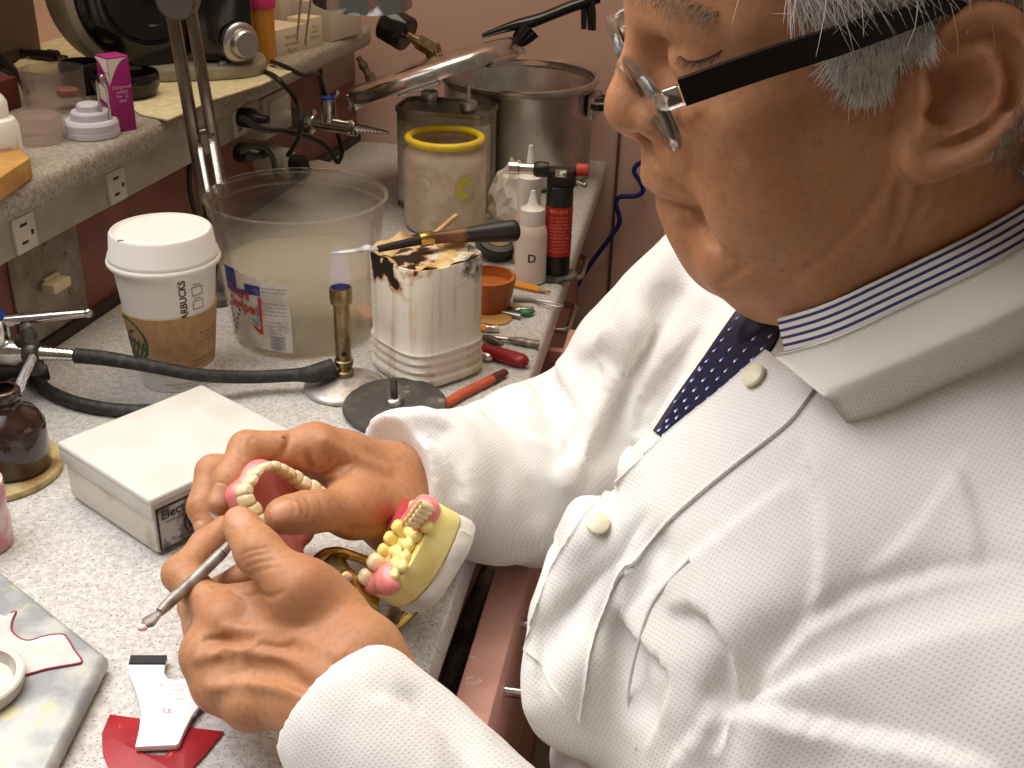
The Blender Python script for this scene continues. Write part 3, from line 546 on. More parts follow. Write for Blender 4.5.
# ================= two solvent tins =================
def tin(px,py,w,dp,h,label,cap,nozzle,rz):
    b=P(px,py); t=thing('solvent_tin',label,'tin',b); M=tp(b,rz,0)
    n=2.6; rr=[(math.copysign(abs(math.cos(a))**(2/5),math.cos(a))*w/2,math.copysign(abs(math.sin(a))**(2/5),math.sin(a))*dp/2) for a in np.linspace(0,2*PI,65)[:-1]]
    sc=lambda k,ins:[(x*(1-ins/(w/2)),y*(1-ins/(dp/2))) for x,y in rr]
    prof=[(0,0),(0,.001),(-.0015,.0015),(-.0015,.004),(0,.006),(0,h-.007),(.0008,h-.005),(-.0018,h-.0045),(-.0018,h),(.0015,h),(.0015,h-.003),(.012,h-.0028)]
    m=MB(); V=[(x,y,z) for ins,z in prof for x,y in sc(0,ins)]; N_=64
    Fc=[(i*N_+j,i*N_+(j+1)%N_,(i+1)*N_+(j+1)%N_,(i+1)*N_+j) for i in range(len(prof)-1) for j in range(N_)]+[tuple(range(N_))[::-1],tuple((len(prof)-1)*N_+j for j in range(N_))]
    m.add(V,Fc,0,M); m.build('tin_body',mat('dull tinplate',(.46,.43,.38),.3,1.,col2=(.33,.3,.25),nsc=30),t,angle=40)
    m=MB(); V=[];
    for z in (.01,h-.014):
        for x,y in rr[33:64]: V.append((x*1.003,y*1.006,z))
    m.add(V,[(i,i+1,31+i+1,31+i) for i in range(30)],0,M); m.build('label',mat('grey tin label',srgb(196,190,176),.5,col2=srgb(150,140,120),nsc=25),t)
    for (cx,cy),nz in ((cap,False),(nozzle,True)):
        m=MB(); m.lathe([(.0095,h-.003),(.0095,h+.0008),(.0108,h+.0016),(.0108,h+.010),(.0100,h+.0115),(1e-8,h+.0118)],M@T(cx,cy,0),28,fn=lambda a:1+.012*math.cos(20*a)); cp=m.build('cap',ALU,t)
        if nz: m=MB(); m.tube([(cx,cy,h+.011),(cx,cy,h+.0125),(cx,cy,h+.030)],[.0035,.0025,.0021],12,M); m.build('nozzle',WHITEP,cp)
rz=math.atan2(BD[1],BD[0])
tb_=P(447,203); tin(447,203,.116,.074,.124,'rectangular tinplate can with a screw cap and a spouted cap behind the yellow-rimmed jar',(-.027,.018),(.031,-.018),rz)
# ================= pressure pot and lid =================
def pot():
    b=P(517,173); t=thing('pressure_pot','large dull aluminium pressure pot standing open against the pink wall','pot',b); M=tp(b,0,0); h=.133
    m=MB(); m.shell([(.086,0),(.094,.003),(.099,.012),(.100,h-.012),(.1015,h-.010),(.1015,h-.006),(.1055,h-.004),(.1055,h),(.103,h+.0012)],.0035,M,80); m.build('pot_body',ALU,t,angle=45)
    hd=norm(np.array([.96,-.28,0])); MH=frame(b+hd*.1+np.array([0,0,.104]),x=hd,z=[0,0,1])
    m=MB(); m.box((.004,0,0),(.01,.05,.03),MH,bev=.003); m.build('bracket',STEEL,t)
    m=MB(); m.tube([(.005,-.018,.003),(.014,-.018,.003),(.026,-.012,.004),(.031,0,.004),(.026,.012,.004),(.014,.018,.003),(.005,.018,.003)],.0085,12,MH,sub=3,flat=.8); m.build('side_handle',BLACKG,t)
    return b
pb=pot()
def lid():
    yl=pb[1]-.10
    e0=onplane(346,99,[0,yl-.02,0],[0,1,0]); e1=onplane(520,42,[0,yl+.005,0],[0,1,0]); c=(e0+e1)/2; x=norm(e1-e0); R=np.linalg.norm(e1-e0)/2
    v=norm(c-C0); n=norm(np.cross(v,x)); n=n if n[2]>0 else -n
    n=norm(n-v*.02); M=frame(c,x=x,z=n); M=frame(c,z=n,x=x)
    t=thing('gauge_lid','tilted aluminium pot lid with gauge and valves leaning on the pot','lid',c)
    m=MB(); m.lathe([(1e-8,.008),(R*.5,.007),(R*.86,.004),(R*.92,.0),(R*.94,-.009),(R,-.010),(R*1.005,-.007),(R*1.0,.003),(R*.95,.009),(R*.8,.012),(R*.4,.0155),(1e-8,.017)],M,72)
    for k in range(6):
        a=k*PI/3+.35; m.box((R*.965*math.cos(a),R*.965*math.sin(a),-.0105),(.022,.05,.006),M@T(0,0,0)@T(0,0,0),bev=.001) if False else m.box((R*.965,0,-.0115),(.014,.05,.007),M@T(0,0,0,a),bev=.0015)
    m.build('lid_disc',mat('polished aluminium',(.66,.65,.63),.2,1.,col2=(.5,.48,.46),nsc=40),t,angle=40)
    # gauge
    def pl(px,py,off=0): return onplane(px,py,c+v*off,v)
    g0=pl(396,28); gb=pl(434,51); gd=norm(gb-g0); up=norm(np.array([-.05,-.5,.0])); gx=norm(gd-v*.35)
    MG=frame(g0+gd*.016,z=gx)
    m=MB(); m.lathe([(1e-8,-.034),(.0195,-.034),(.0215,-.032),(.0215,-.001),(.020,.001),(1e-8,.001)],MG,36); m.build('gauge',BLACKG,t)
    m=MB(); m.tube([g0+gd*.012,g0+gd*.028],.0055,14); m.tube([g0+gd*.026,g0+gd*.031],.0065,14); m.tube([g0+gd*.030,gb],[.0095,.0095],6); m.tube([gb-gd*.006,gb+np.array([-.002,0,-.012])],[.007,.006],14); m.build('gauge_fitting',BRASSD,t)
    a,b2=pl(358,57),pl(371,79); m=MB(); d=b2-a; m.tube([a,a+d*.25,a+d*.26,a+d*.5,a+d*.51,a+d*.8,a+d*.81,b2+d*.1],[.0035,.0035,.0058,.0058,.0045,.0045,.0068,.0068],14); m.build('relief_valve',BRASSD,t)
    a=pl(437,43); m=MB(); m.tube([a,a+n*-.012],[.0026,.0034],10); m.build('vent_pin',BRASS,t)
    # long black handle on the high side
    h0,h1,h2,h3=pl(482,36),pl(512,26),pl(545,17),pl(597,-2,.01)
    m=MB(); m.tube([h0,h1,pl(530,22),h2,pl(570,7),h3],[.0035,.0075,.0095,.0085,.0088,.009],14,sub=4,flat=.8); m.tube([pl(518,40),pl(528,27)],[.009,.012],12); m.tube([pl(503,49),pl(522,41),pl(533,31)],[.0045,.0075,.010],12,sub=3); m.build('handle',BLACKG,t)
    m=MB(); rr=random.Random(4); top=pl(586,1,.006)
    for k in range(9): 
        o=np.array([rr.uniform(-.006,.008),rr.uniform(-.006,.006),0]); m.tube([top+o+[0,0,.004],top+o*1.2+[.002,0,-.014],top+o*1.3+[.003,0,-.03-rr.uniform(0,.006)]],[.0028,.0032,.0026],8,sub=3)
    m.build('tassel',BLACK,t)
lid()
# ================= pencils and hand tools scattered on the bench =================
def stick2(p0,p1,z): return P(*p0,z),P(*p1,z)
def pencil(label,p0,p1,kind):
    a,b=stick2(p0,p1,.0036); d=norm(b-a); t=thing('pencil',label,'pencil',a,'pencils on the bench')
    m=MB(); l=np.linalg.norm(b-a)
    if kind=='tip':
        m.tube([a,b-d*.014],.0036,6); m.build('shaft',mat('orange pencil paint',srgb(226,146,36),.4),t); m=MB(); m.tube([b-d*.014,b-d*.003],[.0035,.0012],8); m.build('sharpened_wood',WOOD,t); m=MB(); m.tube([b-d*.003,b],[.0012,.0003],8); m.build('lead',mat('graphite',(.03,.03,.03),.4),t)
    else:
        m.tube([a,b-d*.012],.0036,6); m.build('shaft',mat('orange pencil paint',(0,0,0)),t); m=MB(); m.tube([b-d*.012,b-d*.009,b-d*.0085,b-d*.004],[.0037,.0037,.0034,.0037],12); m.build('ferrule',ALU,t); m=MB(); m.tube([b-d*.004,b-d*.0005,b],[.0035,.0035,.003],12); m.build('eraser',mat('dirty eraser',srgb(206,190,176),.8),t)
pencil('orange pencil with sharpened point behind the metal instruments',(500,281),(551,292),'tip')
pencil('pencil with grey ferrule and eraser poking out beside the wax tub',(440,326),(499,329),'end')
def tool(name,label,cat,segs,mats,names,z=.004,grp=None):
    t=None
    for (pts,rs),mt,nm in zip(segs,mats,names):
        W_=[P(x,y,z) for x,y in pts]
        if t is None: t=thing(name,label,cat,W_[0],grp)
        m=MB(); m.tube(W_,rs,12,sub=3,flat=.8); m.build(nm,mt,t)
tool('wax_knife','red handled pocket wax knife lying right of the white tub','knife',[(((470,346),(492,352),(512,358),(523,361),(528,362)),(.0065,.0074,.0080,.0074,.0035))],[mat('red knife scales',srgb(140,24,32),.3)],['handle'],.0062)
tool('metal_spoon','small steel spoon tip beside the red knife','spoon',[(((466,351),(478,354),(488,357),(493,358)),(.0025,.004,.0052,.002))],[CHROME],['bowl'],.004)
tool('carver','double ended steel carver with mottled tip lying behind the red knife','carver',[(((470,334),(490,337),(508,339)),(.0022,.0028,.0022)),(((508,339),(520,341),(530,343),(539,344)),(.0022,.0046,.0044,.0042)),(((478,335),(493,340),(503,345)),(.001,.0045,.001))],[STEEL,mat('mottled metal',(.4,.36,.3),.5,.6,col2=(.2,.17,.14),nsc=150),mat('dark blade',(.1,.1,.1),.4,.6)],['shaft','tip','blade'])
tool('wire_loop_tool','grey instrument ending in a wire loop near the bench edge','instrument',[(((513,298),(530,298),(537,300)),(.0035,.0038,.002)),(((536,300),(545,301),(556,303),(563,306),(556,306.5),(545,304),(537,301)),(.0012,)*7)],[mat('grey handle',srgb(170,168,160),.45),STEEL],['handle','loop'])
tool('green_spatula','small instrument with green tip and flat metal blade','instrument',[(((510,308),(520,310),(533,309)),(.003,.004,.003)),(((520,311),(527,313),(535,311)),(.0035,.004,.001))],[STEEL,mat('green plastic',srgb(48,120,84),.4)],['blade','tip'])
tool('metal_tube','short steel tube lying by the orange wax cup','tube',[(((500,311),(521,316)),(.0032,.0032)),(((514,313),(517,314)),(.0036,.0036))],[STEEL,mat('dark band',(.04,.05,.045),.4)],['barrel','band'])
tool('carpenter_pencil','flat reddish wooden stick with dark end pointing under the sleeve','stick',[(((430,413),(462,394),(492,379)),(.0048,.0048,.0048)),(((492,379),(505,372)),(.0048,.0040))],[mat('red orange wood',srgb(196,92,58),.45,col2=srgb(178,80,48),nsc=60),mat('dark wood end',srgb(92,48,34),.6)],['shaft','end'],.0042)
q=P(372,326); t=thing('matchbox','small orange and brown matchbox between the bucket and the wax tub','box',q); Mq=tp(q,.5,0)
m=MB(); m.box((.002,.008,.0072),(.022,.03,.0135),Mq,bev=.0006); m.build('sleeve',mat('orange card',srgb(206,128,70),.7),t); m=MB(); m.box((.002,-.0075,.007),(.020,.004,.011),Mq,bev=.0004); m.build('tray',mat('brown card',srgb(80,52,40),.7),t)
# ================= things on the raised shelf (top at z=.172) =================
ZS=.172
def S(x,y,dz=0.): return P(x,y,ZS+dz)
# paper towel sheet under the machine
tw=[S(*q) for q in ((8,72),(40,42),(64,36),(120,52),(160,50),(235,62),(292,73),(262,86),(214,101),(168,122),(140,116),(120,100),(70,78))]
m=MB(); n=len(tw); m.prism([p[:2] for p in tw],ZS+.0002,ZS+.0022,bev=.0006); tag(m.build('paper_towel',mat('cream paper towel',srgb(214,204,164),.95,col2=srgb(200,188,146),nsc=120,bump=.5,bsc=400)),'cream paper towel spread under the black and silver machine','towel')
# bench machine: drum housing with black front, side panel and dial
def machine():
    b=S(190,83); hx=norm(np.array([.96,.28,0])); hy=np.array([-hx[1],hx[0],0]); M=np.eye(4); M[:3,0]=hx; M[:3,1]=hy; M[:3,3]=b+hy*.055
    t=thing('bench_grinder','black and silver bench machine with round drum and dial on the shelf','machine',M[:3,3])
    SV=mat('silver grey plastic',srgb(168,160,142),.4,.25,col2=srgb(150,142,124),nsc=40)
    m=MB(); pts=[(math.copysign(abs(math.cos(a))**.7,math.cos(a))*.088,math.copysign(abs(math.sin(a))**.7,math.sin(a))*.06) for a in np.linspace(0,2*PI,49)[:-1]]; m.prism(pts,.002,.016,M@T(0,0,0),bev=.004); m.build('foot',SV,t)
    MD=M@T(-.042,-.012,.093); RD_=frame(MD[:3,3],z=-hy*.93+hx*.37)
    m=MB(); m.lathe([(1e-8,-.075),(.06,-.073),(.085,-.06),(.0925,-.035),(.0935,0),(.0925,.014),(.088,.02),(.08,.022),(.078,.016),(1e-8,.016)],RD_,64); m.build('drum_housing',SV,t)
    m=MB(); m.lathe([(1e-8,.012),(.0775,.012),(.0775,.0235),(.074,.026),(.055,.0275),(.0535,.0255),(.052,.0255),(.05,.0275),(.035,.028),(.0335,.026),(.012,.026),(.011,.034),(1e-8,.035)],RD_,64); m.build('black_disc',BLACKG,t)
    m=MB(); m.lathe([(1e-8,.033),(.006,.033),(.006,.04),(.004,.042),(1e-8,.042)],RD_,20); m.build('spindle_nut',CHROME,t)
    m=MB(); MB_=M@T(.047,.005,0)@np.diag([.70,1,1,1.]); pts=[(-.05,-.038),(.0,-.044),(.036,-.034),(.044,-.01),(.044,.03),(.03,.045),(-.05,.045)]; m.prism(pts,.016,.112,MB_,bev=.012,seg=4); m.build('motor_case',BLACKG,t)
    m=MB(); pts=[(-.028,-.047),(.0,-.0475),(.038,-.0375),(.0475,-.01),(.0475,.02),(.038,.02),(.038,-.008),(.03,-.03),(-.028,-.04)]; m.prism(pts,.098,.128,MB_,bev=.003); m.build('brow_trim',SV,t)
    kd=norm(-hy*.86+hx*.5); kp=onplane(240,43,MB_[:3,3]+(-hy*.035+hx*.03),kd)
    MK=frame(kp-kd*.004,z=kd)
    m=MB(); m.lathe([(1e-8,0),(.0225,0),(.0225,.006),(.0205,.0085),(.0165,.0095),(.0155,.0165),(.0135,.0185),(1e-8,.0185)],MK,40,fn=lambda a:1+.008*math.cos(24*a)); m.box((0,.009,.0185),(.0016,.007,.0008),MK,bev=0); m.build('dial',mat('satin dial',(.5,.49,.47),.35,1.),t)
    sp=onplane(222,63,MB_[:3,3]+(-hy*.04),kd); m=MB(); m.box((0,0,.002),(.012,.006,.006),frame(sp,z=kd,x=None) if False else frame(sp,x=hx,z=kd),bev=.002); m.build('slide_switch',mat('satin dial',(0,0,0)),t)
    q=onplane(98,35,RD_[:3,3],RD_[:3,2]); m=MB(); m.ell(q+RD_[:3,2]*.02,(.003,.003,.003)); m.build('screw',mat('dark screw',(.08,.07,.06),.4,.7),t)
machine()
# pink and white carton
def carton(name,label,p0,p1,dp,h,mt,extra=None,cat='box',bev=.0006,parts=True):
    x=norm(p1-p0); M=frame(p0,x=x,z=[0,0,1]); w=np.linalg.norm(p1-p0); t=thing(name,label,cat,p0); m=MB(); m.box((w/2,dp/2,h/2),(w,dp,h),M,bev=bev); mats=[mt]
    if extra: mats+=extra(m,M,w,dp,h)
    m.build('carton',mats,t); return t,M,w
p0,p1=S(116.5,133),S(133.5,131)
def pinkx(m,M,w,dp,h):
    WHT=mat('white carton card',srgb(226,214,200),.6); TX=mat('pale print',srgb(230,180,210),.6); TD=mat('dark carton print',srgb(88,40,70),.6)
    def F(u,z): return tr(M,[(u*w,-.0004,z*h)])[0]     # narrow right face
    def Gs(v,z): return tr(M,[(-.0004,(1-v)*dp,z*h)])[0]     # wide left face
    m.add([F(0,.98)]+[F(u,.98-.33*(1-u)**2.2) for u in np.linspace(0,1,9)]+[F(1,.98)],[tuple(range(11))],1)
    m.add([Gs(0,.98)]+[Gs(1,.98)]+[Gs(u,.62+.33*(1-u**1.8)) for u in np.linspace(1,0,9)],[tuple(range(11))[::-1]],1)
    m.add([Gs(.0,.62),Gs(.0,.42),Gs(.78,.36),Gs(.78,.58)],[(0,1,2,3)],1)
    for k in range(3): m.text('REFINING' if k==0 else 'model wax',.0032,lambda x,y,k=k:Gs(.38+x/dp,.53-.045*k+y/h),3)
    for k in range(4): m.text(('Compound','cutters','fine  12','steel')[k],.0045,lambda x,y,k=k:F(.5+x/w*.9,.60-.06*k+y/h),2)
    m.text('bite wax',.006,lambda x,y:Gs(.6+x/dp,.8+y/h),3)
    return [WHT,TX,TD]
dpx=np.linalg.norm(S(90,126)-S(122,133.5))
p1=p0+np.array([math.cos(.80),math.sin(.80),0])*.021
carton('pink_carton','tall magenta and white carton standing behind the stepped holder',p0,p1,.022,.0685,mat('magenta card',srgb(158,28,112),.5),pinkx)
# stepped lilac holder with two burs
b=S(93,135); t=thing('bur_holder','round stepped lilac holder with two metal burs in front of the magenta carton','holder',b); M=tp(b,0,ZS)
LIL=mat('lilac plastic',srgb(196,190,198),.45)
m=MB(); m.lathe([(1e-8,0),(.0235,0),(.0245,.001),(.0245,.0055),(.0238,.006),(.0242,.0065),(.0242,.0125),(.0225,.015),(.0175,.0155),(.0172,.0215),(.016,.023),(.0115,.0232),(.0112,.028),(.0098,.0295),(1e-8,.0295)],M,48); m.build('holder_body',LIL,t,angle=30)
for k,(px,py,h,r) in enumerate(((102,122,.026,.0012),(111,121,.03,.0014))):
    q=P(px,py,ZS+.014); u=thing('metal_bur',('thin plain metal bur standing left in the lilac holder','thicker metal bur with a bulb head standing right in the lilac holder')[k],'bur',q,'burs in the lilac holder')
    m=MB(); m.tube([q-[0,0,.006],q+[0,0,h]],r,10); m.build('shank',STEEL,u)
    m=MB(); top=q+np.array([-.002*k,0,h]); m.tube([q+[0,0,h-.001],top+[0,0,.004],top+[-.001*k,0,.010],top+[-.001*k,0,.012]],[r,r*(1.2+.8*k),r*(1+.7*k),r*.4],10); m.build('head',STEEL,u)
# clear cups
CL=mat('clear smoky plastic',srgb(226,214,206),.12,trans=.9,ior=1.12,alpha=.5,spec=.6)
b=S(57,108); t=thing('clear_cup','tall clear plastic cup turned rim up behind the low clear cap','cup',b); m=MB(); m.shell([(.0275,0),(.029,.001),(.0296,.034),(.0303,.038),(.0303,.0395)],.0012,tp(b,0,ZS),44); m.build('cup_wall',CL,t)
b2=b+np.array([.013,.0,0]); m=MB(); m.lathe([(1e-8,.012),(.0085,.012),(.0105,.013),(.0105,.019),(.0085,.020),(1e-8,.020)],tp(b2,0,ZS),24); 
m.build('reddish_cap',mat('reddish cap',srgb(140,84,66),.5),t)
b=S(40,141); m=MB(); m.lathe([(.0215,0),(.0228,0),(.0222,.020),(.020,.0235),(1e-8,.0238),(1e-8,.0228),(.0195,.0222),(.021,.019)],tp(b,0,ZS),44,closed=True); tag(m.build('clear_cap',mat('pinkish clear plastic',srgb(216,196,190),.15,trans=.8,ior=1.12,alpha=.5)),'low pinkish clear plastic cap between the white bottle and the lilac holder','cap')  # shallow clear cap resting on the shelf
# black bowl behind the carton, dark cloth bag
b=S(133,102); b=b+np.array([-.012,.02,0]); m=MB(); m.shell([(.022,0),(.03,.004),(.0345,.014),(.0345,.024),(.033,.0265)],.002,tp(b,0,ZS),40); tag(m.build('black_bowl',BLACKG),'small glossy black bowl behind the magenta carton','bowl')
b=S(84,92); m=MB(); m.shell([(.018,0),(.021,.002),(.022,.030),(.0215,.032)],.002,tp(b,0,ZS),36); tag(m.build('black_beaker',BLACK),'dull black beaker between the clear cup and the magenta carton','beaker')
p0,p1=S(-8,118),S(24,104); p1=S(22,107); carton('red_carton','dark red carton standing at the left edge of the shelf',p0,p1,.045,.030,mat('dark red card',srgb(92,34,32),.55))
# white bottle with pink print
b=S(2,166); t=thing('white_bottle','white dropper bottle with pink and grey print at the left edge of the shelf','bottle',b); M=tp(b,0,ZS); ang=face_ang(b)
m=MB(); m.lathe([(1e-8,0),(.018,0),(.019,.002),(.019,.034),(.0165,.040),(.0125,.042),(1e-8,.042)],M,40); f=cyl_map(M,.019,.019,0,.034,ang,.0003)
for k in range(3): m.text(('Monomer','LIQUID','cold cure')[k],.0048,lambda x,y,k=k:f(.001+x,.002-.005*k+y),1)
for k in range(6): m.text('LOT 42',.0022,lambda x,y,k=k:f(.0165+y,.008-.0045*k+x*.5),2)
m.build('body',[WHITEP,mat('pink print',srgb(214,90,150),.6),mat('grey print',srgb(110,100,96),.6)],t)
m=MB(); m.lathe([(.0125,.042),(.0125,.054),(.0105,.058),(.006,.064),(.0035,.07),(1e-8,.0705)],M,32); m.build('spout',WHITEP,t)
# ochre block
o=[S(*q) for q in ((-14,212),(33,178),(16,160),(-35,188))]
m=MB(); m.prism([p[:2] for p in o],ZS,ZS+.017,bev=.0015); tag(m.build('ochre_block',mat('ochre wood',srgb(186,142,72),.6,col2=srgb(168,124,60),nsc=40)),'ochre wooden block at the front left corner of the shelf','block')
# black plug on the towel with its cord
a,b=S(57,57,.007),S(26,53,.008); d=norm(a-b); t=thing('power_plug','loose black mains plug lying on the cream towel','plug',b); MP=frame(b,z=d)
m=MB(); L_=np.linalg.norm(a-b); m.lathe([(1e-8,-.004),(.003,-.004),(.0042,.004),(.0052,.012),(.006,.014),(.0065,L_*.72),(.0078,L_*.74),(.0078,L_),(1e-8,L_)],MP,20); m.build('plug_body',BLACK,t)
for sx in (-.0032,.0032):
    m=MB(); m.box((sx,0,L_+.006),(.0014,.005,.013),MP,bev=.0004); m.build('prong',BRASSD,t)
m=MB(); m.tube([b+d*.003,S(14,54,.007),S(4,52,.006),S(-2,62,.005),S(12,70,.006),S(24,80,.005)],[.003,.003,.003,.0032,.0036,.0036],8,sub=5); m.tube([S(-10,48,.02),S(5,60,.022),S(20,78,.02),S(27,92,.012)],[.004]*4,8,sub=5); m.build('cord',BLACK,t)
# dark cabinet at the far left
sB=float((onplane(41,38,L(0,-.250),LN)-LA)@LD); p0,p1=L(sB-.5,-.251,ZS),L(sB,-.251,ZS); x=norm(p1-p0); M=frame(p0,x=x,z=[0,0,1]); w=np.linalg.norm(p1-p0); t=thing('dark_cabinet','dark brown cupboard standing at the back left of the shelf','cabinet',p0)
m=MB(); m.box((w/2,.015,.2),(w,.03,.4),M,bev=.003); m.build('cupboard_body',mat('dark brown laminate',srgb(96,80,62),.6),t); m=MB(); m.box((w/2,-.003,.2),(w-.02,.006,.37),M,bev=.002); m.build('door',mat('dark brown laminate',(0,0,0)),t)
# orange cup with pink lid, cream cartons
b=S(262,62); t=thing('orange_cup','orange plastic cup with a magenta lid beside the machine','cup',b); M=tp(b,0,ZS)
m=MB(); m.lathe([(1e-8,0),(.0155,0),(.016,.002),(.0185,.065),(1e-8,.065)],M,36); m.build('cup_body',mat('orange plastic',srgb(206,138,42),.4),t); m=MB(); m.lathe([(.0195,.063),(.0205,.064),(.0205,.073),(.019,.0755),(1e-8,.0755)],M,36); m.build('lid',mat('magenta plastic',srgb(190,44,104),.4),t)
CR=mat('cream card',srgb(206,192,166),.7); 
def txt(lines,size,u0,z0,dz,mt):
    def ex(m,M,w,dp,h):
        for k,l in enumerate(lines): m.text(l,size,lambda x,y,k=k:tr(M,[(u0*w+x,-.0004,z0*h-dz*k+y)])[0],1)
        return [mt]
    return ex
GP=mat('grey carton print',srgb(120,104,92),.7)
carton('cream_carton','low cream carton with rows of small print between the orange cup and grey box',S(277,57),S(307,49),.05,.031,CR,txt(('FAST SET','cure catalyst','50 g net'),.006,.5,.62,.0075,GP))
carton('cream_carton','upright narrow cream carton next to the low cream carton',S(307.5,49),S(323,45),.03,.036,mat('buff card',srgb(212,196,162),.7),txt(('No 4','EXP 09','KEEP DRY'),.0042,.5,.7,.0065,GP))
p0=S(331,42); carton('grey_white_box','large grey white cardboard box at the far end of the shelf',p0,S(362,33),.06,.048,mat('greyish white card',srgb(198,188,172),.7))
p0=S(282,34); carton('flat_white_box','long flat white box behind the cream cartons',p0,S(327,30),.05,.055,mat('white box card',srgb(208,196,178),.7))
# ================= lamp standing behind the bucket =================
def lamp():
    b=P(218,300); t=thing('arm_lamp','desk lamp with two parallel chrome arms and springs behind the coffee cup','lamp',b)
    m=MB(); m.lathe([(1e-8,0),(.02,0),(.0215,.002),(.0205,.008),(.009,.012),(.0085,.03),(1e-8,.03)],tp(b,0,0),32); m.build('base',mat('dark lamp metal',(.18,.165,.15),.35,.9),t)
    py=b[1]; pl=lambda x,y,dy=0.:onplane(x,y,[0,py+dy,0],[0,1,0])
    SQ=mat('bronzed chrome',(.26,.22,.18),.25,1.,col2=(.17,.14,.11),nsc=40)
    def bar(p,q,w):
        d=norm(q-p); M=frame(p,z=d,x=[1,0,.2]); l=np.linalg.norm(q-p); mm=MB(); mm.box((0,0,l/2),(w,w,l),M,bev=.0012); return mm
    a0,a1=pl(207,212),pl(168,-12); c0,c1=pl(223,196),pl(187,-12)
    bar(a0,a1,.0105).build('arm_bar',SQ,t); bar(c0,c1,.0095).build('arm_bar',SQ,t)
    m=MB(); m.tube([b+[0,0,.012],P(217,262,.05)*np.array([1,0,1])+np.array([0,py,0]),pl(213,222),a0+norm(a1-a0)*.01],[.0075,.0075,.0075,.006],14,sub=3); m.tube([pl(200,132),pl(212,130)],[.003,.003],10); m.build('stem',SQ,t)
    for p,q in ((pl(199,144,-.012),pl(208,192,-.012)),(pl(211,138,-.012),pl(219,184,-.012))):
        d=q-p; n=260; l=np.linalg.norm(d); x=norm(np.cross(d,[0,1,0])); y=norm(np.cross(d,x)); turns=26
        pts=[p+d*i/n+.0032*(math.cos(2*PI*turns*i/n)*x+math.sin(2*PI*turns*i/n)*y) for i in range(n+1)]
        m=MB(); m.tube(pts,.0008,6); m.build('spring',CHROME,t)
    m=MB(); k=pl(178,-2,-.004); m.lathe([(1e-8,-.012),(.017,-.012),(.018,-.01),(.018,.01),(.016,.012),(1e-8,.012)],frame(k,z=[0,-1,0]),28); m.build('elbow_joint',mat('dark lamp metal',(0,0,0)),t)
    # upper arms and reflector reaching over the bench
    sh=pl(362,-12,-.05); e=k+[0,0,.01]
    mid=(e+sh)/2+np.array([0,0,.06]); m=MB(); m.tube([e,mid,sh+[0,0,.05]],.0055,12,sub=6); m.build('upper_arm',SQ,t)
    m=MB(); M=frame(sh+np.array([0,0,-.012]),z=norm(np.array([.05,-.1,1]))); m.lathe([(.041,.0),(.0425,.0005),(.0425,.004),(.04,.018),(.03,.036),(.014,.046),(1e-8,.048),(1e-8,.046),(.013,.044),(.0285,.034),(.0385,.017),(.0405,.003)],M,48,closed=True); m.build('reflector',mat('smoky chrome shade',(.4,.42,.46),.12,1.),t)
    m=MB(); m.ell(tr(M,[(0,0,.022)])[0],(.014,.014,.014)); m.build('bulb',mat('frosted bulb',(.8,.78,.7),.3),t)
    # two thin wires hanging beside the cream cartons
    w=MB(); w.tube([pl(301,-3,.14),pl(297,40,.14)],.0012,6); w.tube([pl(311,-3,.14),pl(305,45,.14)],.0012,6)
    w.build('cable_guide',mat('dull wire',(.4,.36,.3),.4,.9),t)
lamp()
# ================= second gas cock with bare nozzle =================
q=onplane(305,123,L(0,.045),LN); ss=float((q-LA)@LD); zz=float(q[2])
t=thing('gas_cock','chrome gas cock with a bare serrated nozzle at the back near the tin','gas tap',L(ss,0,zz-.02))
g0=onplane(295,119,L(0,.02),LN); g1=onplane(390,133,[0,g0[1]-.03,0],[0,1,0]); gd=norm(g1-g0); MG=frame(g0-gd*.02,z=gd); gl=np.linalg.norm(g1-g0)+.02
m=MB(); m.lathe([(1e-8,0),(.017,0),(.017,.004),(.0135,.006),(.0125,gl*.24),(.0155,gl*.245),(.0155,gl*.30),(.0095,gl*.31),(.0095,gl*.62),(.0105,gl*.63),(.0105,gl*.7),(.0068,gl*.71)]+[(r,gl*(.72+.03*k+.006*j)) for k in range(9) for j,r in ((0,.0062-.0004*k),(3,.0050-.0004*k))]+[(1e-8,gl)],MG,24); m.build('valve_body',CHROME,t)
gc=g0+gd*(gl*.45-.02); m=MB(); m.lathe([(.0095,0),(.0095,.026),(.0085,.028),(1e-8,.028)],frame(gc+[0,0,.004],z=[0,0,1]),20); m.tube([gc+[.006,0,.034],gc+[.014,-.01,.042]],[.0035,.0025],8); m.build('lever_post',CHROME,t)
m=MB(); m.lathe([(.0088,0),(.0088,.003),(1e-8,.004)],frame(gc+[0,0,.031],z=[0,0,1]),20); m.build('blue_button',mat('blue plastic',(0,0,0)),t)
# ================= black cords around the back outlets =================
def pp(x,y,o=.06): return onplane(x,y,L(0,o),LN)
def plug(px,py,label):
    p=pp(px,py,.028); t=thing('power_plug',label,'plug',p); M=frame(p,z=LN); m=MB(); m.lathe([(1e-8,0),(.0115,0),(.0125,.002),(.012,.016),(.007,.022),(.0045,.034),(1e-8,.034)],M,24,fn=lambda a:1+.12*math.cos(2*a)); m.build('plug_body',BLACK,t); return t
t1=plug(240,117,'black plug in the farthest wireway outlet with a cord running to the gas cock'); m=MB(); m.tube([pp(240,117,.055),pp(262,129,.07),pp(290,132,.075),pp(320,142,.08),pp(337,162,.08)],.0034,8,sub=6); m.build('cord',BLACK,t1)
t2=plug(238,152,'black plug under the wireway with a cord looping down behind the bucket')
m=MB(); m.tube([pp(238,152,.055),pp(258,146,.06),pp(272,157,.06),pp(276,175,.05)],.0034,8,sub=6); m.build('cord',BLACK,t2)
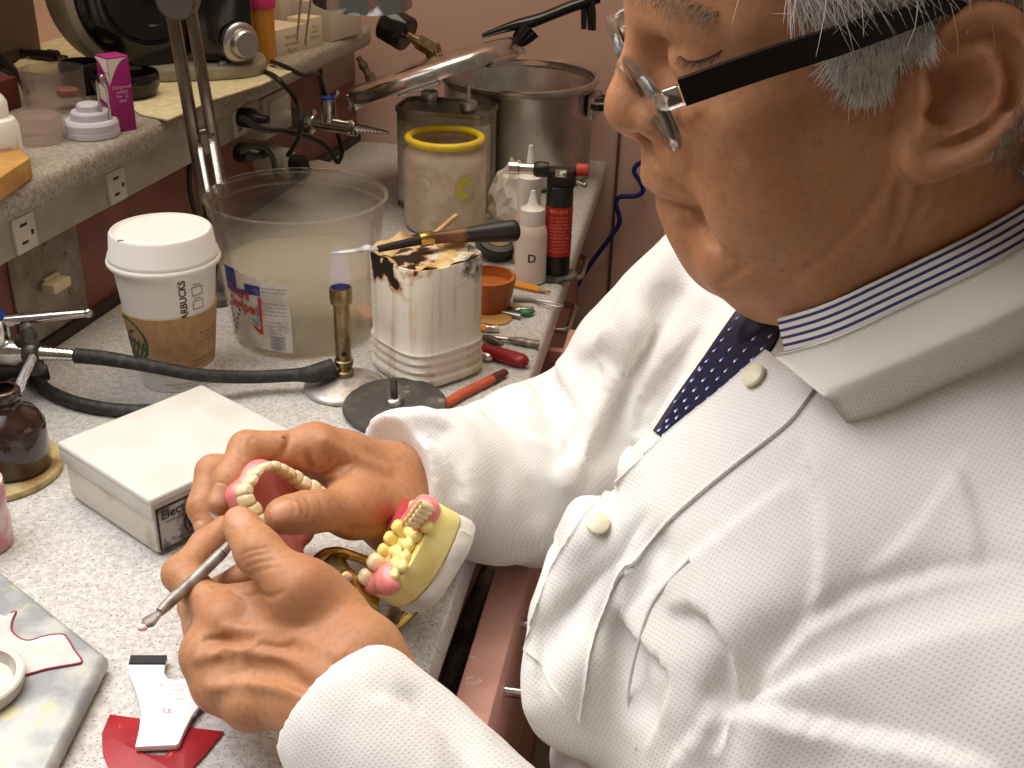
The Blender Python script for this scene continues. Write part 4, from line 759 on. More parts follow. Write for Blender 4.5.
def cord(label,pts,r=.003):
    m=MB(); m.tube(pts,r,8,sub=7); tag(m.build('black_cable',BLACK),label,'cord')
#c1
cord('black cord dropping from the machine over the shelf edge past the gas cock',[S(250,68,.004),S(268,73,.004),S(280,81,.003),pp(296,100,.075),pp(301,118,.09),pp(299,138,.085),pp(288,155,.05)])
cord('black cord dropping in front of the cream carton down to the red printed card',[S(272,62,.004),S(284,66,.006),pp(303,75,.06),pp(318,75,.06),pp(328,105,.06),pp(338,135,.07),pp(342,152,.08),pp(338,163,.08)],.0028)
cord('black cord hanging in front of the maroon panel left of the lamp arms',[pp(196,150,.012),pp(190,165,.015),pp(190,190,.015),pp(196,215,.015)],.003)
q=P(308,174); q2=P(344,174); t=thing('safety_card','small card printed in red standing behind the bucket','card',q)
x=norm(q2-q); M=frame(q,x=x,z=norm(np.array([0,.25,1]))); m=MB(); w=np.linalg.norm(q2-q); m.prism([(0,0),(w,0),(w,.011),(w*.3,.019),(w*.05,.017)],-.0006,.0006,frame(q,x=x,z=norm(np.cross(x,[0,.25,1])))); 
MM=frame(q,x=x,z=norm(np.cross(x,[0,.25,1])))
m.text('PLANT SAFETY BOX',.0042,lambda a,b:tr(MM,[(w*.5+a,.0045+b,.0009)])[0],1,.03); m.text('PLANT SAFETY BOX',.0042,lambda a,b:tr(MM,[(w*.5+a,.0045+b,-.0009)])[0],1,.03); m.build('card',[mat('white card',srgb(226,210,190),.7),mat('red card print',srgb(206,92,64),.7)],t)
# blue coiled cord on the wall
bw=[onplane(x,y,CORN-np.array([0,.02,0]),[-BD[1],BD[0],0]) for x,y in ((700,150),(655,161),(640,163),(634,171),(641,183),(643,191),(636,196),(620,197),(616,204),(619,215),(619,224),(610,238),(592,262),(575,290),(560,330))]
m=MB(); m.tube(bw,.0035,8,sub=5); tag(m.build('blue_cord',mat('blue cord plastic',srgb(34,40,120),.4)),'wavy blue cord hanging against the pink wall','cord')
# ================= foreground left: tray, wax film, dish, shade card, red sheet =================
tc_=[P(*q,.012) for q in ((107,656),(-2,569),(-150,690),(20,830))]
m=MB(); xc=tc_[0]; u=norm(tc_[1]-tc_[0]); v=norm(tc_[3]-tc_[0]); v=norm(v-u*(v@u)*.0); pol=[xc,xc+u*.20,xc+u*.20+v*.24,xc+v*.24]
m.prism([p[:2] for p in pol],.0005,.0135,bev=.005,seg=4); tag(m.build('metal_tray',mat('plaster-stained metal slab',srgb(150,154,156),.5,.25,col2=srgb(190,192,188),nsc=30,nlo=.45,nhi=.6,col3=srgb(206,196,150),n3=55,lo3=.6,hi3=.72,bump=.2,bsc=120),angle=60),'grey plaster-stained metal slab at the lower left corner','tray')
fp=[(-14,610),(6,618),(11,614),(16,612),(12,622),(12,632),(22,640),(32,641),(44,637),(62,635),(68,640),(74,650),(82,662),(74,665),(62,667),(46,670),(32,674),(22,676),(-6,676),(-20,640)]
FR=[P(x,y,.0137) for x,y in fp]
m=MB(); c=sum(FR)/len(FR); m.prism([p[:2] for p in FR],.0137,.0145); 
o=m.build('wax_film',mat('translucent pale wax film',srgb(222,212,204),.4,col2=srgb(206,196,190),nsc=50)); tag(o,'torn pale wax film with a red edge lying on the grey slab','wax')
m=MB(); ring=[np.array([p[0],p[1],.0142]) for p in FR[2:19]]; m.tube(ring,.0007,6,sub=3); e=m.build('red_edge',mat('dark red wax edge',srgb(150,52,70),.5),o,label='thin dark red edge')
b=P(-26,690,.014); m=MB(); m.shell([(.024,0),(.026,.001),(.0275,.006),(.0278,.0085),(.0268,.0095)],.0035,tp(b,0,.0137),48); tag(m.build('plaster_dish',mat('plaster crusted white dish',srgb(226,222,212),.7,col2=srgb(204,198,186),nsc=60,bump=.3,bsc=150)),'round white plaster-crusted dish on the grey slab at the left edge','dish')
# red crescent sheet
rp=cat2([(x,y,0) for x,y in ((110,716),(102,735),(103,755),(112,778),(150,795),(185,778),(205,757),(224,733),(190,729),(184,727),(180,742),(165,757),(145,756),(138,745),(140,720))],1,True)
RP=[P(x,y,.0003) for x,y in rp[:,:2]]; m=MB(); m.prism([p[:2] for p in RP],.0003,.0018,bev=.0004); tag(m.build('red_wax_sheet',mat('dark red wax sheet',srgb(164,30,38),.4,col2=srgb(150,24,34),nsc=60,col3=srgb(200,120,120),n3=180,lo3=.7,hi3=.76)),'dark red crescent of sheet wax under the white card','wax sheet')
# white shade card with black velcro-like top
def card():
    z=.0022; outl=[(129,655),(167,655),(164.5,664),(164,672),(168,678),(176,679),(192,677),(205,690),(209,696),(200,704),(191,716),(184,730),(179,742),(176,744),(135,746),(139,728),(141,712),(138,696),(129,672)]
    q=[P(x,y,z+.004) for x,y in outl]; c=sum(q)/len(q); t=thing('shade_card','white bone-shaped card booklet with a black top lying on the bench','card',np.array([c[0],c[1],z]))
    m=MB(); m.prism([p[:2] for p in q],z,z+.0035,bev=.0003); f=lambda x,y: P(x,y,z+.0038)
    PR=mat('purple print',srgb(170,70,120),.7); GP_=mat('faint grey print',srgb(200,196,200),.7)
    def px(txt,size,cx,cy,mi): m.text(txt,size,lambda x,y:P(cx+x*1750,cy-y*1350,z+.0037),mi)
    px('CE',.0045,167,711,1); px('N',.002,161.5,685,1)
    for k,l in enumerate(('Zahnfarben karte','shade indicator','for wax try in','reorder sheet')): px(l,.0026,171,685+4.5*k,2)
    m.build('booklet',[mat('bright white card',srgb(246,244,244),.6),PR,GP_],t)
    k=[P(x,y,z+.004) for x,y in ((130.5,656),(167,656),(164.8,664),(129,664))]; m=MB(); m.prism([p[:2] for p in k],z+.0033,z+.0048,bev=.0002); m.build('black_strip',mat('black fibre strip',(.035,.033,.036),.9,bump=.4,bsc=600),t)
    k=[P(x,y,z-.0004) for x,y in ((140,745),(176,743),(180,736),(190,717),(212,697),(214,701),(196,716),(186,733),(178,747),(158,750),(141,748))]; m=MB(); m.prism([p[:2] for p in k],z-.0004,z+.0012); m.build('lower_leaf',mat('purple card edge',srgb(92,74,88),.6),t)
card()
# ================= sculpting kit: blended distance fields meshed with surface nets =================
HS=1.
class SDF:
    def __init__(s): s.ops=[]
    def _push(s,kind,a,k,op,lo,hi): s.ops.append((kind,a,k,op,np.array(lo)-k-.02,np.array(hi)+k+.02)); return s
    def ell(s,c,r,k=.01,op='u',R=None):
        c=np.array(c,float); r=np.array(r if hasattr(r,'__len__') else (r,)*3,float); m=r.max() if R is not None else r
        return s._push('e',(c,r,R),k,op,c-m,c+m)
    def cap(s,a,b,ra,rb=None,k=.01,op='u'):
        a=np.array(a,float); b=np.array(b,float); rb=ra if rb is None else rb; m=max(ra,rb)
        return s._push('c',(a,b,ra,rb),k,op,np.minimum(a,b)-m,np.maximum(a,b)+m)
    def chain(s,pts,rs,k=.01,op='u',sub=0):
        pts=np.array(pts,float); rs=np.full(len(pts),rs,float) if np.isscalar(rs) else np.array(rs,float)
        if sub: pts,rs=smooth(pts,rs,sub)
        lo=(pts-rs[:,None]).min(0); hi=(pts+rs[:,None]).max(0)
        return s._push('h',(pts,rs),k,op,lo,hi)
    @staticmethod
    def _seg(P,a,b,ra,rb):
        ab=b-a; l2=ab@ab+1e-12; t=np.clip(((P-a)@ab)/l2,0,1); return np.linalg.norm(P-a-t[:,None]*ab,axis=1)-(ra+(rb-ra)*t)
    def prim(s,kind,a,P):
        if kind=='e':
            c,r,R=a; q=P-c
            if R is not None: q=q@R
            k0=np.linalg.norm(q/r,axis=1); k1=np.linalg.norm(q/(r*r),axis=1)+1e-9; return k0*(k0-1)/k1
        if kind=='c': return s._seg(P,*a)
        pts,rs=a; d=np.full(len(P),1e3)
        for i in range(len(pts)-1): d=np.minimum(d,s._seg(P,pts[i],pts[i+1],rs[i],rs[i+1]))
        return d
    def __call__(s,P):
        P=np.asarray(P,float).reshape(-1,3); d=np.full(len(P),1.)
        for kind,a,k,op,lo,hi in s.ops:
            w=np.nonzero(((P>lo)&(P<hi)).all(1))[0]
            if not len(w): continue
            q=s.prim(kind,a,P[w]); c=d[w]
            if op=='u': h=np.maximum(k-np.abs(c-q),0)/k; d[w]=np.minimum(c,q)-h*h*k*.25
            else: q=-q; h=np.maximum(k-np.abs(c-q),0)/k; d[w]=np.maximum(c,q)+h*h*k*.25
        return d
    def normal(s,P,e=.0008):
        P=np.asarray(P,float).reshape(-1,3); g=np.stack([s(P+np.eye(3)[i]*e)-s(P-np.eye(3)[i]*e) for i in range(3)],1); return g/(np.linalg.norm(g,axis=1)[:,None]+1e-12)
    def march(s,o,d,t0=.2,t1=1.4,step=.7):
        """first hits of rays o+t*d (d rows)"""
        d=np.asarray(d,float).reshape(-1,3); o=np.broadcast_to(np.asarray(o,float),d.shape); n=np.linalg.norm(d,axis=1); t=np.full(len(d),t0)
        for _ in range(160):
            v=s(o+d*t[:,None]); t=np.minimum(t+np.clip(v,-.02,.015)*step/n,t1)
        ok=np.abs(s(o+d*t[:,None]))<.003; return o+d*t[:,None],ok
    def mesh(s,lo,hi,h):
        lo=np.array(lo,float); n=(np.ceil((np.array(hi)-lo)/(4*h)).astype(int)); nf=n*4+1
        ax=[lo[i]+np.arange(n[i]+1)*4*h for i in range(3)]; G=np.stack(np.meshgrid(*ax,indexing='ij'),-1); Dc=s(G.reshape(-1,3)).reshape(n+1)
        mx=np.minimum.reduce([np.abs(Dc[i:n[0]+i,j:n[1]+j,k:n[2]+k]) for i in (0,1) for j in (0,1) for k in (0,1)])
        D=np.repeat(np.repeat(np.repeat(Dc,4,0),4,1),4,2)[:nf[0],:nf[1],:nf[2]].astype(np.float32)
        act=np.argwhere(mx<4*h*1.9); o=np.arange(5); oo=np.stack(np.meshgrid(o,o,o,indexing='ij'),-1).reshape(-1,3)
        for c in range(0,len(act),4000):
            I=(act[c:c+4000,None,:]*4+oo[None]).reshape(-1,3); D[I[:,0],I[:,1],I[:,2]]=s(lo+I*h)
        return nets(D,lo,h)
def nets(D,lo,h):
    S=D<0; nx,ny,nz=D.shape
    c=np.zeros((nx-1,ny-1,nz-1),np.int8)
    for i in (0,1):
        for j in (0,1):
            for k in (0,1): c+=S[i:nx-1+i,j:ny-1+j,k:nz-1+k]
    cells=np.argwhere((c>0)&(c<8)); idx=-np.ones(c.shape,np.int64); idx[tuple(cells.T)]=np.arange(len(cells))
    acc=np.zeros((len(cells),3)); cnt=np.zeros(len(cells)); corners=[(i,j,k) for i in (0,1) for j in (0,1) for k in (0,1)]
    for a in corners:
        for ax in range(3):
            if a[ax]: continue
            b=list(a); b[ax]=1
            va=D[tuple((cells+a).T)]; vb=D[tuple((cells+b).T)]; x=(va<0)!=(vb<0); t=np.where(x,va/(va-vb+1e-20),0)
            p=np.array(a,float)[None]+0*acc; p[:,ax]+=t; acc+=np.where(x[:,None],p,0); cnt+=x
    V=lo+(cells+acc/np.maximum(cnt,1)[:,None])*h; F_=[]
    for ax in range(3):
        u,w=(ax+1)%3,(ax+2)%3; sl0=[slice(None)]*3; sl1=[slice(None)]*3; sl0[ax]=slice(0,-1); sl1[ax]=slice(1,None)
        E_=np.argwhere(S[tuple(sl0)]!=S[tuple(sl1)]); E_=E_[(E_[:,u]>0)&(E_[:,w]>0)&(E_[:,u]<D.shape[u]-1)&(E_[:,w]<D.shape[w]-1)]
        q=[]
        for du,dw in ((-1,-1),(0,-1),(0,0),(-1,0)):
            e=E_.copy(); e[:,u]+=du; e[:,w]+=dw; q.append(idx[tuple(e.T)])
        q=np.stack(q,1); fl=S[tuple(E_.T)]; q[~fl]=q[~fl][:,::-1]; F_.append(q)
    F_=np.concatenate(F_); F_=F_[(F_>=0).all(1)]; return V,F_
from mathutils.bvhtree import BVHTree
class Skin:
    """first hits of viewing rays on a finished mesh"""
    def __init__(s,V,F_): s.b=BVHTree.FromPolygons(V.tolist(),[tuple(q) for q in F_.tolist()])
    def march(s,o,d,*a):
        d=np.asarray(d,float).reshape(-1,3); w=np.zeros_like(d); ok=np.zeros(len(d),bool); s.n=np.zeros_like(d)
        for i,q in enumerate(d):
            l,n,_,_=s.b.ray_cast(Vector(o),Vector(q))
            if l is not None: w[i]=l; ok[i]=True; s.n[i]=n if n.dot(Vector(q))<0 else -n
        if not ok.all() and ok.any():
            g=np.nonzero(ok)[0]
            for i in np.nonzero(~ok)[0]: j=g[np.argmin(np.abs(g-i))]; w[i]=w[j]; s.n[i]=s.n[j]
        return w,ok
def relax(V,F_,it=2,lam=.5):
    for _ in range(it):
        A=np.zeros_like(V); n=np.zeros(len(V))
        for i in range(4):
            for j in ((i+1)%4,(i-1)%4): np.add.at(A,F_[:,i],V[F_[:,j]]); np.add.at(n,F_[:,i],1)
        V=V+lam*(A/np.maximum(n,1)[:,None]-V)
    return V
def npmesh(name,V,F_,mats,mi=None,parent=None,uv=None,smooth_=True):
    o0=wloc(parent) if parent is not None else np.zeros(3)
    me=bpy.data.meshes.new(name); F_=np.asarray(F_,np.int32); k=F_.shape[1]
    me.vertices.add(len(V)); me.vertices.foreach_set('co',(V-o0).astype(np.float32).ravel()); me.loops.add(F_.size); me.loops.foreach_set('vertex_index',F_.ravel())
    me.polygons.add(len(F_)); me.polygons.foreach_set('loop_start',np.arange(0,F_.size,k,dtype=np.int32)); 
    mats=mats if isinstance(mats,(list,tuple)) else [mats]
    for m in mats: me.materials.append(m)
    if mi is not None: me.polygons.foreach_set('material_index',np.asarray(mi,np.int32))
    me.update(calc_edges=True); me.polygons.foreach_set('use_smooth',np.full(len(F_),smooth_)); me.validate()
    if uv is not None:
        l=me.uv_layers.new(name='UVMap'); l.data.foreach_set('uv',np.asarray(uv)[F_.ravel()].astype(np.float32).ravel())
    o=bpy.data.objects.new(name,me); COL.objects.link(o)
    if parent is not None: o.parent=parent
    return o
# ================= materials of the person =================
def skinmat(name,c1,c2,c3,bump=.22):
    m,N,K,B=node_mat(name); tc=N.new('ShaderNodeTexCoord').outputs['Object']
    def noise(sc,lo,hi,det=4):
        n=N.new('ShaderNodeTexNoise'); n.inputs['Scale'].default_value=sc; n.inputs['Detail'].default_value=det; K.new(tc,n.inputs['Vector']); r=N.new('ShaderNodeMapRange'); r.inputs['From Min'].default_value=lo; r.inputs['From Max'].default_value=hi; K.new(n.outputs['Fac'],r.inputs['Value']); return r.outputs[0],n.outputs['Fac']
    def mix(f,a,b):
        x=N.new('ShaderNodeMix'); x.data_type='RGBA'; K.new(f,x.inputs['Factor'])
        for s,c in ((6,a),(7,b)):
            if isinstance(c,tuple): x.inputs[s].default_value=(*c,1)
            else: K.new(c,x.inputs[s])
        return x.outputs[2]
    c=mix(noise(28,.35,.65)[0],c1,c2); c=mix(noise(300,.45,.95)[0],c,c3); c=mix(noise(130,.76,.8,2)[0],c,tuple(.45*x for x in c3))
    K.new(c,B.inputs['Base Color']); B.inputs['Roughness'].default_value=.5; B.inputs['Specular IOR Level'].default_value=.3
    B.inputs['Subsurface Weight'].default_value=.12; B.inputs['Subsurface Radius'].default_value=(1,.3,.15); B.inputs['Subsurface Scale'].default_value=.004
    v=N.new('ShaderNodeTexVoronoi'); v.inputs['Scale'].default_value=750; K.new(tc,v.inputs['Vector'])
    f=noise(380,0,1)[1]; ad=N.new('ShaderNodeMath'); ad.operation='MULTIPLY_ADD'; K.new(v.outputs['Distance'],ad.inputs[0]); ad.inputs[1].default_value=.5; K.new(f,ad.inputs[2])
    bp=N.new('ShaderNodeBump'); bp.inputs['Strength'].default_value=bump; bp.inputs['Distance'].default_value=.0006; K.new(ad.outputs[0],bp.inputs['Height']); K.new(bp.outputs['Normal'],B.inputs['Normal'])
    return m
SKIN=skinmat('brown skin',srgb(186,134,96),srgb(176,121,84),srgb(156,106,73))
NAIL=mat('fingernail',srgb(194,142,110),.4,spec=.4)
LIP=mat('lip skin',srgb(160,92,76),.5)
# ================= HEAD =================
HO=np.array([.1537,.5167,.3683]); _a=math.radians(19)
HF=np.array([-math.cos(_a),0,-math.sin(_a)]); HL=norm([.04,-1,-.06]); HF=norm(HF-HL*(HF@HL)); HU=np.cross(HF,HL); HU=HU if HU[2]>0 else -HU
HR=np.stack([HF,HL,HU],1)
def h2w(p): return HO+np.asarray(p,float)@HR.T
def w2h(p): return (np.asarray(p,float)-HO)@HR
def HP(x,y,l):
    d=ray(x,y); t=((HO-C0)@HL+l)/(d@HL); return w2h(C0+d*t)
hd=SDF(); mm_=.001
def he(c,r,k=10,op='u',both=False,R=None):
    for sg in ((1,-1) if both else (1,)): hd.ell(np.array(c)*[1,sg,1]*mm_,np.array(r)*mm_,k*mm_,op)
def hc(pts,rs,k=8,op='u',both=False,sub=0):
    for sg in ((1,-1) if both else (1,)): hd.chain(np.array(pts)*[1,sg,1]*mm_,np.array(rs)*mm_ if not np.isscalar(rs) else rs*mm_,k*mm_,op,sub)
he((0,0,56),(97,75,79)); he((42,0,38),(52,60,50),20); he((45,0,-12),(52,55,62),20)
he((60,0,-22),(44,37,36),14); he((54,46,2),(30,21,21),16,both=True); he((46,44,-36),(44,25,36),18,both=True)
he((5,54,-20),(34,18,44),18,both=True); hc([(2,52,-42),(45,47,-72),(84,14,-76)],[20,20,15],16,both=True)
hc([(86,8,43),(78,34,45),(60,52,40)],[8,8.5,8],10,both=True)
he((87,0,-71),(17,20,16),12)
# eye sockets and closed lids
he((97,29,28),(15,18,10),10,'s',both=True); he((75.5,32,28.5),(14.5,18.5,14),5,both=True)
hc([(87,17,24),(90.0,28,20.0),(83,43,22)],[1.0,1.3,1.0],2,'s',both=True); hc([(88,18,35),(88,30,38.5),(79,45,37)],[1.0,1.3,1.],4,'s',both=True)
he((80,32,8),(14,15,7),9,both=True)
# nose
hc([(86,0,40),(92.5,0,33),(101.5,0,22),(106.5,0,12)],[9,8.5,8.8,10],10); he((108,0,5),(12.4,12.5,9.5),8); he((97,13,1),(11,7.5,9),6,both=True); hc([(110,0,-2),(101,0,-8)],[5.5,6],5); he((105,7.5,-7),(6,3.2,3.6),3,'s',both=True)
hc([(100,19,10),(91,22.5,-3),(96,20,-9)],[1.0,1.2,.9],5,'s',both=True)
# mouth
he((94,0,-22),(15,24,12),10); hc([(104.5,0,-29.5),(101,12,-31),(90,25,-36)],[6.4,6,4],6); hc([(104.5,0,-29.5),(101,-12,-31),(90,-25,-36)],[6.4,6,4],6)
hc([(100.5,0,-44),(97,12,-43.5),(89,23,-41)],[6.6,6.2,4],6); hc([(100.5,0,-44),(97,-12,-43.5),(89,-23,-41)],[6.6,6.2,4],6)
hc([(113,0,-36.2),(105,13,-37),(94,25,-39.5),(88,30,-43)],[1.3,1.5,1.6,1.2],3,'s',both=True); he((96,0,-57),(11,18,10),12)
# jowls, double chin
he((74,34,-66),(24,17,20),14,both=True); he((56,0,-95),(33,40,21),12); he((30,36,-84),(40,22,24),16,both=True)
hc([(-12,0,-30),(-16,0,-100),(-14,0,-150)],[60,60,58],24)
# trapezius start
# creases found on the surface through the photograph's view and cut in
def hpx(path,rs,k,op='s',depth=0.,both=False):
    d=np.array([ray(x,y) for x,y in path]); o=w2h(C0); w,ok=hd.march(o,d@HR,.3,.7); nn=hd.normal(w); w=w-nn*depth*mm_
    pts,rr=smooth(w,np.array(rs,float)*mm_,4); hd.chain(pts,rr,k*mm_,op); return w
hpx([(648,148),(660,170),(678,190),(697,208),(704,225),(715,243),(735,262)],[.5,.9,1.2,1.5,1.4,1.,.5],5,depth=-.3)      # fold from the nose round the mouth
hpx([(697,210),(708,228),(718,246),(732,260),(745,266)],[.4,.8,.9,.7,.3],5)
hpx([(722,284),(735,274),(743,268)],[.7,.8,.4],3)
hpx([(775,300),(800,275),(825,255),(850,230),(878,195),(890,165)],[.2,.3,.5,.5,.5,.3],3)
hpx([(902,188),(898,215),(890,240)],[1,1.1,.5],4); hpx([(925,190),(912,225),(902,248)],[1,1.1,.5],4); hpx([(950,190),(925,225),(905,252)],[.6,.8,.4],3)
hpx([(690,172),(684,130),(678,115)],[.4,.9,.4],4); hpx([(700,120),(715,140),(735,158)],[.4,.8,.4],6)
hpx([(893,130),(899,110),(908,95)],[.4,.8,.4],3); hpx([(903,135),(907,116),(914,100)],[.4,.8,.4],3)
# soft cheek planes
# ---- ear ----
def ep(path,ls,rs,k,op='u',sub=4):
    pts=np.array([HP(x,y,l*mm_) for (x,y),l in zip(path,ls)]); pts,rr=smooth(pts,np.array(rs,float)*mm_,sub); hd.chain(pts,rr,k*mm_,op)
he_c=HP(975,90,.078)
RX=np.array(Matrix.Rotation(math.radians(-22),3,'Z')); 
hd.ell(HP(972,85,.077),(.024,.0065,.033),.006,'u',RX.T if False else RX)
hd.ell(HP(932,144,.075),(.010,.006,.011),.006)
ep([(940,62),(946,35),(962,20),(985,13),(1010,18),(1030,45),(1032,85),(1018,114),(990,143),(955,162),(926,169),(912,161),(911,146)],[75,78,81,84,87,90,91,90,87,83,80,78,75],[4.0,4.0,3.9,3.9,4,4,3.8,3.6,4.0,5.0,5.8,5.2,4.5],3.5)
ep([(985,42),(1000,55),(1003,80),(990,105),(970,120),(945,128),(925,126)],[84,86,87,86,84,81,79],[3.2,3.6,3.8,3.8,3.4,3.6,3.2],5)
ep([(945,62),(968,60),(985,68)],[77,79,82],[2.2,2.0,2.0],4)
ep([(926,78),(931,90),(928,104)],[77,79.5,78],[3.2,4.4,3.6],5)
ep([(952,52),(975,38),(1003,42),(1017,70),(1012,105)],[83,85,88,90,89],[3.2,3.8,3.6,3.2,1.8],3,'s')
ep([(948,80),(958,95),(950,112),(972,96),(968,78)],[81,81,81,83,83],[6,8.4,6.8,7.2,6],5,'s')
ep([(928,158),(931,148)],[85,84],[1.,.8],2,'s')
V,Fc=hd.mesh((-.115,-.085,-.175),(.13,.108,.14),.0016*HS); V=relax(V,Fc,1,.4); HV,HFc=h2w(V),Fc
print('head',len(HV))
# ================= HANDS (world space, joints placed along the viewing rays) =================
def J(*q): return np.array([at(*p) for p in q])
class Hand(SDF):
    def finger(s,pts,rs,k=.0035):
        s.chain(pts,rs,.004)
        return pts
    def knuck(s,p,r,k=.006): s.ell(p,r,k)
def crease(h,path,r,k=.002,op='s',depth=0.,sub=4):
    d=np.array([ray(x,y) for x,y in path]); w,ok=h.march(C0,d,.4,.95,.8); n=h.normal(w); w=w-n*depth; rr=np.full(len(w),r) if np.isscalar(r) else np.array(r); rr=rr*1.; w2,r2=smooth(w,rr,sub); h.chain(w2,r2,k,op)
# ---- left hand (nearer, holds the instrument) ----
lh=Hand()
LMC=J((226,622,.606),(208,655,.600),(219,684,.594),(250,704,.586))
W1,W2=J((364,652,.580),(318,700,.570)); lh.cap(W1,W2,.0165,.0165,.012)
fdl=norm(np.array([.135,.285,-.085])-(W1+W2)/2); Fa1,Fa2=W1+fdl*.07+[0,.002,-.006],W2+fdl*.07+[0,.002,-.004]; lh.cap(W1,Fa1,.0165,.0165,.012); lh.cap(W2,Fa2,.0165,.0165,.012); lh.cap((W1+W2)/2,(Fa1+Fa2)/2,.019,.019,.012)
WC=[W1*.9+W2*.1,W1*.6+W2*.4,W1*.3+W2*.7,W2]
off=np.array([0,.004,-.004])
for i,(m0,w) in enumerate(zip(LMC,WC)): lh.cap(w+off,m0+off,.0155,(.0118,.0118,.0112,.0105)[i],.014)
for a,b in ((0,1),(1,2),(2,3)): lh.cap(LMC[a]+off,LMC[b]+off,.0105,.0105,.010)
# thenar mass and thumb
TC,TM,TI,TT=J((334,624,.590),(301,590,.589),(259,552,.602),(239,522,.616))
lh.cap(TC+[0,.006,-.004],TM+[0,.004,-.003],.0175,.0145,.014); lh.chain([TM,TI*.5+TM*.5,TI],[.0148,.0122,.0118],.010); lh.chain([TI,TI*.45+TT*.55,TT],[.0116,.0108,.0086],.006); lh.ell(TT*.8+TI*.2,(.0092,.0092,.0092),.004)
lh.cap(TM*.6+TC*.4+[0,.010,-.008],LMC[0]*.55+W1*.45+[0,.012,-.008],.014,.014,.018); lh.cap(TM+[0,.012,-.010],LMC[0]*.65+J((176,574,.632))[0]*.35+[0,.008,-.006],.010,.009,.012)      # web
LI=[LMC[0]]+list(J((181,574,.632),(206,545,.648),(224,528,.655))); lh.chain([LI[0],(LI[0]+LI[1])/2,LI[1]],[.0112,.0098,.0100],.006); lh.chain([LI[1],(LI[1]+LI[2])/2,LI[2]],[.0099,.0088,.0088],.004); lh.chain(LI[2:],[.0086,.0072],.004)
for mcp,pts,r in ((LMC[1],((196,606,.662),(224,590,.668),(240,577,.655)),.0098),(LMC[2],((210,640,.668),(238,617,.672),(252,603,.658)),.0092),(LMC[3],((238,672,.655),(262,648,.66),(272,632,.65)),.0082)):
    q=[mcp]+list(J(*pts)); lh.chain([q[0],q[1]],[.0105,r],.008); lh.chain(q[1:3],[r,r*.9],.004); lh.chain(q[2:],[r*.9,r*.78],.003)
for i,(m0,r) in enumerate(zip(LMC,(.0118,.0122,.0112,.0102))): lh.ell(m0,(r,r,r),.007)
# tendons, veins, skin folds
crease(lh,[(228,628),(262,632),(305,640),(340,655)],[.0012,.0013,.0012,.0008],.006,'u',.0008)
crease(lh,[(200,658),(240,652),(290,660),(335,680)],[.0013,.0013,.0012,.0008],.006,'u',.0008)
crease(lh,[(212,688),(250,684),(290,690),(325,702)],[.0012,.0013,.0012,.0008],.006,'u',.0008)
crease(lh,[(215,655),(226,647),(246,650),(262,640),(285,642),(312,630)],[.0007,.0011,.0012,.0011,.001,.0006],.003,'u',.0003)
crease(lh,[(205,640),(225,640),(240,646)],[.0007,.0012,.0006],.003,'s'); crease(lh,[(250,668),(280,672),(310,690)],[.001,.002,.001],.008,'s')
crease(lh,[(232,592),(245,597),(258,594),(270,597),(282,592)],[.0005,.0009,.001,.0008,.0004],.002,'s')
for q in ([(238,556),(250,551),(266,548)],[(241,561),(254,556),(272,553)],[(246,568),(258,563),(276,560)],[(250,574),(262,570),(280,566)]): crease(lh,q,[.0003,.0005,.0003],.0012,'s')
for q in ([(168,560),(176,557),(186,561)],[(172,567),(180,563),(192,567)]): crease(lh,q,[.0003,.0005,.0003],.0012,'s')
# ---- right hand (farther, cradles the denture) ----
rh=Hand()
V1,V2=J((392,478,.735),(398,522,.722)); rh.cap(V1,V2,.0185,.0185,.012); G1,G2=J((455,466,.79),(460,500,.78)); rh.cap(V1,G1,.0185,.018,.012); rh.cap(V2,G2,.0185,.018,.012)
RMC=J((316,447,.700),(328,462,.728),(340,485,.748),(352,512,.758))
for i,m0 in enumerate(RMC): rh.cap(V1*(1-i/3)+V2*(i/3)+[0,.004,0],m0,.0165,(.0125,.0125,.012,.011)[i],.014)
for a,b in ((0,1),(1,2),(2,3)): rh.cap(RMC[a],RMC[b],.0115,.0115,.010)
RI=[RMC[0]]+list(J((247,449,.684),(229,481,.668),(220,503,.662))); rh.chain([RI[0],(RI[0]+RI[1])/2,RI[1]],[.0118,.0106,.0108],.006); rh.chain([RI[1],(RI[1]+RI[2])/2,RI[2]],[.0106,.0098,.0094],.004); rh.chain(RI[2:],[.0092,.0076],.004)
RM_=[RMC[1]]+list(J((213,472,.712),(203,507,.697),(207,527,.690))); rh.chain(RM_[:2],[.0115,.0104],.006); rh.chain(RM_[1:3],[.0104,.0094],.004); rh.chain(RM_[2:],[.0092,.0076],.004)
for mcp,pts,r in ((RMC[2],((252,486,.752),(240,512,.742),(246,532,.728)),.0098),(RMC[3],((288,515,.765),(274,536,.755),(278,552,.742)),.0084)):
    q=[mcp]+list(J(*pts)); rh.chain(q[:2],[.0105,r],.006); rh.chain(q[1:3],[r,r*.92],.004); rh.chain(q[2:],[r*.9,r*.78],.004)
SC_,SM,SI,ST=J((382,506,.715),(354,510,.692),(312,511,.662),(282,516,.648)); rh.cap(SC_,SM,.0205,.0160,.012); rh.chain([SM,SM*.5+SI*.5,SI],[.0158,.0128,.0122],.010); rh.chain([SI,SI*.45+ST*.55,ST],[.0120,.0118,.0096],.005); rh.ell(ST*.85+SI*.15,(.0104,.0104,.0104),.004)
rh.cap(SM+[0,.014,.002],RMC[0]*.6+V1*.4,.012,.014,.016)
for m0 in RMC[:2]: rh.ell(m0,(.0122,.0122,.0122),.007)
crease(rh,[(290,436),(282,455),(262,465)],[.0006,.0012,.0008],.004,'s'); crease(rh,[(308,455),(314,470),(310,488)],[.0008,.0016,.0008],.005,'s')
